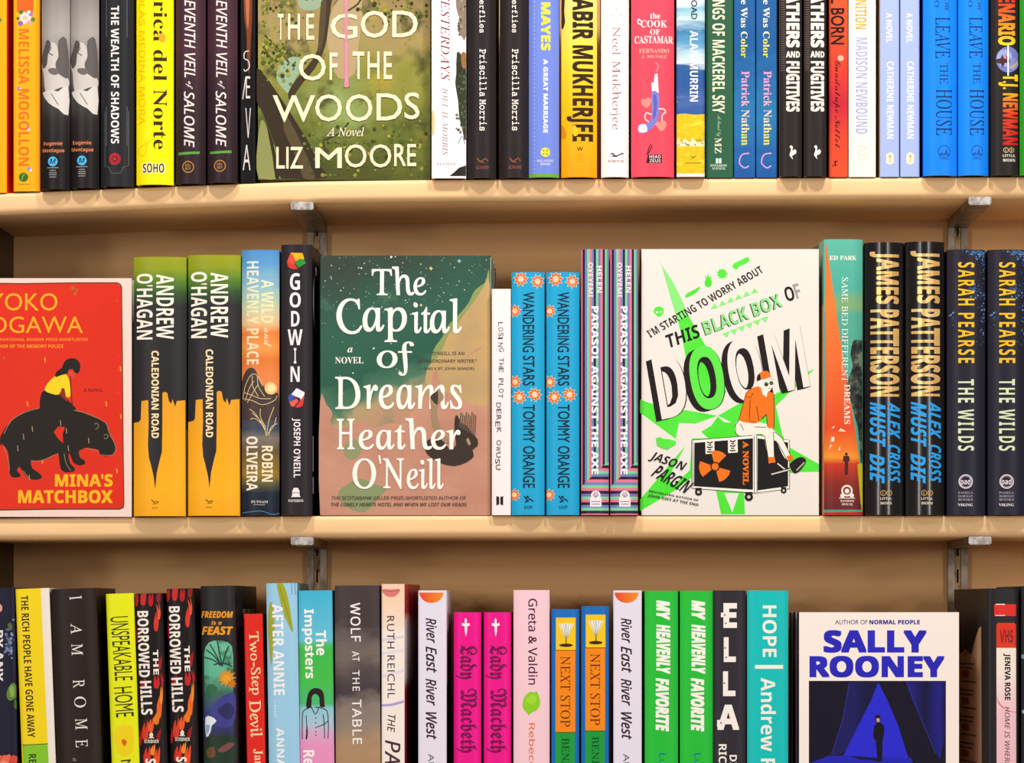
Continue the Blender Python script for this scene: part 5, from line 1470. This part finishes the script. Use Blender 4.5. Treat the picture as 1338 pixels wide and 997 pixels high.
b = Book(HB, 932, 974.5, 771.5, 3, 'charcoal spine with four big stacked white letters, between the green pair and the teal spine', '#2f2b33', side='#232027', view=H6, group=G3, sag=0.0025, p=4, y=-0.003)
for ch, x0, y0, x1, y1 in (('E', 464, 152, 538, 286), ('L', 466, 332, 532, 466), ('L', 462, 512, 530, 646), ('A', 432, 688, 550, 824)):
    b.H(TL, ch, 'SB', '#f8eee8', x0, y0, x1, y1, off=0.03)
b.rect(TL, 452, 204, 470, 228, '#f8eee8'); b.rect(TL, 432, 770, 452, 808, '#f8eee8')
for x, y in ((472, 216), (474, 390), (470, 576), (480, 440), (452, 786), (478, 260)):
    b.star(TL, x, y, 7, 3, 4, '#2f2b33', a0=x)
b.V(AL, 'DIANE', 'SB', '#f8eee8', 498, 955, 536, 1130); b.V(AL, 'RICHARDS', 'SB', '#f8eee8', 440, 898, 482, 1210)
b.done()

b = Book(HB, 976.5, 1030, 771.5, 3, 'teal spine with bold cream lettering split by a bar on the bottom shelf', '#14c0be', side='#f1e4d8', view=H6, group=G3, sag=0.0025, p=5, y=-0.003)
b.V(TL, 'HOPE', 'SB', '#f6f2e4', 672, 166, 746, 438, off=0.0); b.rect(TL, 632, 480, 780, 500, '#f6f2e4')
b.V(AL, 'Andrew Ridker', 'SB', '#f6f2e4', 662, 548, 742, 1290, off=0.0)
b.done()

b = Book(HB, 1042, 1253, 800, 3, 'face-out cream book with deep blue capitals above a figure under a blue stage curtain', '#f8ebe2', side='#17143a', view=H7, face=True, t=0.026, y=0.004, group='face-out books')
bl = paint('deep_blue_ink', [(0.3, '#231fb0'), (0.7, '#2e2cc4')], (0, -50), (0, 50), amt=1.2, scale=18)
b.H(BL, 'AUTHOR OF', 'S', '#2c2678', 288, 242, 458, 266, off=0.004); b.H(BL, 'NORMAL PEOPLE', 'SB', '#2f2c9c', 468, 242, 735, 266, off=0.03)
b.H(AL, 'SALLY', 'SB', bl, 224, 294, 774, 418, off=0.045); b.H(AL, 'ROONEY', 'SB', bl, 150, 430, 868, 548, off=0.045)
b.rect(IL, 149, 564, 872, 1600, '#150f24')
b.poly(IL, [(360, 570), (510, 570), (515, 580), (350, 930), (300, 960), (150, 1010), (150, 1000), (270, 950), (330, 750)], paint('drape_print', [(0.2, '#1c1a5c'), (0.8, '#16123c')], (b.px((360, 570))[0], 0), (b.px((480, 570))[0], 0), amt=0.3))
b.poly(IL, [(660, 568), (868, 568), (870, 830), (840, 980), (760, 800), (700, 680)], paint('drape_print_right', [(0.1, '#211f7c'), (0.5, '#14103a'), (0.85, '#1f1c84'), (1.0, '#15113f')], (b.px((660, 0))[0], 0), (b.px((870, 0))[0], 0), amt=0.2))
b.poly(IL, [(515, 572), (560, 660), (620, 800), (670, 960), (700, 1000), (700, 1300), (300, 1300), (330, 960), (420, 780), (480, 660)], '#2a2ad2')
b.poly(IL, [(150, 1000), (250, 962), (340, 958), (420, 966), (690, 972), (700, 1320), (150, 1320)], '#2424b4')
b.poly(IL, [(360, 958), (500, 970), (510, 985), (420, 980)], '#15123a')
b.poly(IL, [(505, 790), (498, 770), (500, 750), (512, 742), (524, 748), (528, 768), (526, 785), (545, 800), (546, 840), (538, 880), (536, 975), (530, 990), (500, 988), (500, 980), (508, 970), (502, 880), (490, 870), (490, 830), (494, 800)], '#150f1c', 2)
b.poly(IL, [(504, 764), (516, 760), (524, 768), (520, 782), (508, 780)], '#c49a8a', 2); b.line(IL, [(500, 976), (492, 986)], 6, '#150f1c')
for p in ([(270, 950), (330, 760), (362, 575)], [(820, 950), (740, 760), (664, 570)]):
    b.line(IL, p, 5, '#2b2890')
b.done()
for i, nm in enumerate(('first', 'second', 'third')):
    yy = 0.004 + 0.029 * (i + 1)
    r = b.root.copy(); COL.objects.link(r)
    r.location = (b.x - (0.0012, 0.0004, 0.0018)[i], yy, b.z)
    r['label'] = 'navy-spined %s copy behind the face-out cream and blue book' % nm
    for ch in b.root.children:
        c = ch.copy(); COL.objects.link(c); c.parent = r

b = Book(HB, 1291, 1332, 769, 3, 'black spine with a red cassette label, turned to show a tan back cover', '#242125', side='#1c1a1d', back='#242125', view=H7, group=G3, sag=0.002, p=6, y=-0.004, yaw=6.0)
b.rect(IL, 1126, 160, 1244, 222, '#e02a22'); b.line(IL, [(1134, 160), (1184, 160)], 5, '#f3e4da'); b.line(IL, [(1134, 219), (1184, 219)], 4, '#f3e4da')
b.poly(IL, [(1138, 268), (1146, 258), (1236, 258), (1244, 268), (1244, 390), (1138, 390)], '#e0321c')
b.H(IL, 'VHS', 'SB', '#8a1a10', 1156, 294, 1228, 364, off=0.02)
b.poly(IL, [(1138, 390), (1244, 390), (1246, 1700), (1140, 1700)], b.grad('label_panel', (846, '#f8ead8'), (880, '#f6e4da'), (930, '#f3c4cc'), (1117, '#f0b0bc')))
b.V(AL, 'JENEVA ROSE', 'SB', '#2a1418', 1174, 420, 1214, 666, off=0.03)
b.V(TL, 'HOME IS WHERE THE BODIES ARE', 'SI', '#3a2228', 1182, 700, 1210, 1340, off=0.004)
b.line(IL, [(1140, 650), (1160, 690), (1200, 720), (1244, 730)], 3, '#d85a5a', sm=3); b.line(IL, [(1140, 670), (1175, 710)], 3, '#d85a5a')
hh = b.h
def leftpatch(part, yz, m, off=0):
    b.side(part, list(yz)[::-1], m, right=False)
tanp = paint('kraft_paper_print', [(0, '#c98f8a'), (0.5, '#d3a084'), (1, '#d8ae7c')], (0, 0), (0, hh), amt=0.1, scale=30)
leftpatch('back_cover_panel', [(0.034, 0), (0.028, hh * .3), (0.03, hh - 0.034), (0.04, hh - 0.036), (0.05, hh - 0.042), (0.075, hh - 0.06), (0.1, hh - 0.056), (0.125, hh - 0.06), (0.15, hh - 0.04), (0.15, 0)], tanp)
leftpatch(IL, [(0.138, hh - 0.02), (0.15, hh - 0.018), (0.15, hh - 0.035), (0.142, hh - 0.034)], '#a86a44')
for k in range(7):
    z = hh - 0.068 - k * 0.0245
    for j, (a, e, hgt, c) in enumerate(((0.06, 0.125, 0.0016, '#6a4436'), (0.065, 0.13, 0.0016, '#6a4436'), (0.085, 0.118, 0.006, '#a83a30'), (0.05, 0.12, 0.0016, '#6a4436'))):
        zz = z - (0, 0.004, 0.0075, 0.0165)[j]
        leftpatch(BL, [(a, zz), (e, zz), (e, zz - hgt), (a, zz - hgt)], c, 0.0006)

b.done()

b = Book(HB, 1335, 1378, 766, 3, 'dark spine cut by the right edge of the photo on the bottom shelf', '#1b1c24', side='#15161c', view=None, group=G3, sag=0.003, p=3, y=-0.003, yaw=2.5)
b.disc(IL, 1337.5, 858, 3, '#7a8a9a'); b.disc(IL, 1338, 930, 2.4, '#9aa4b0')
b.done()
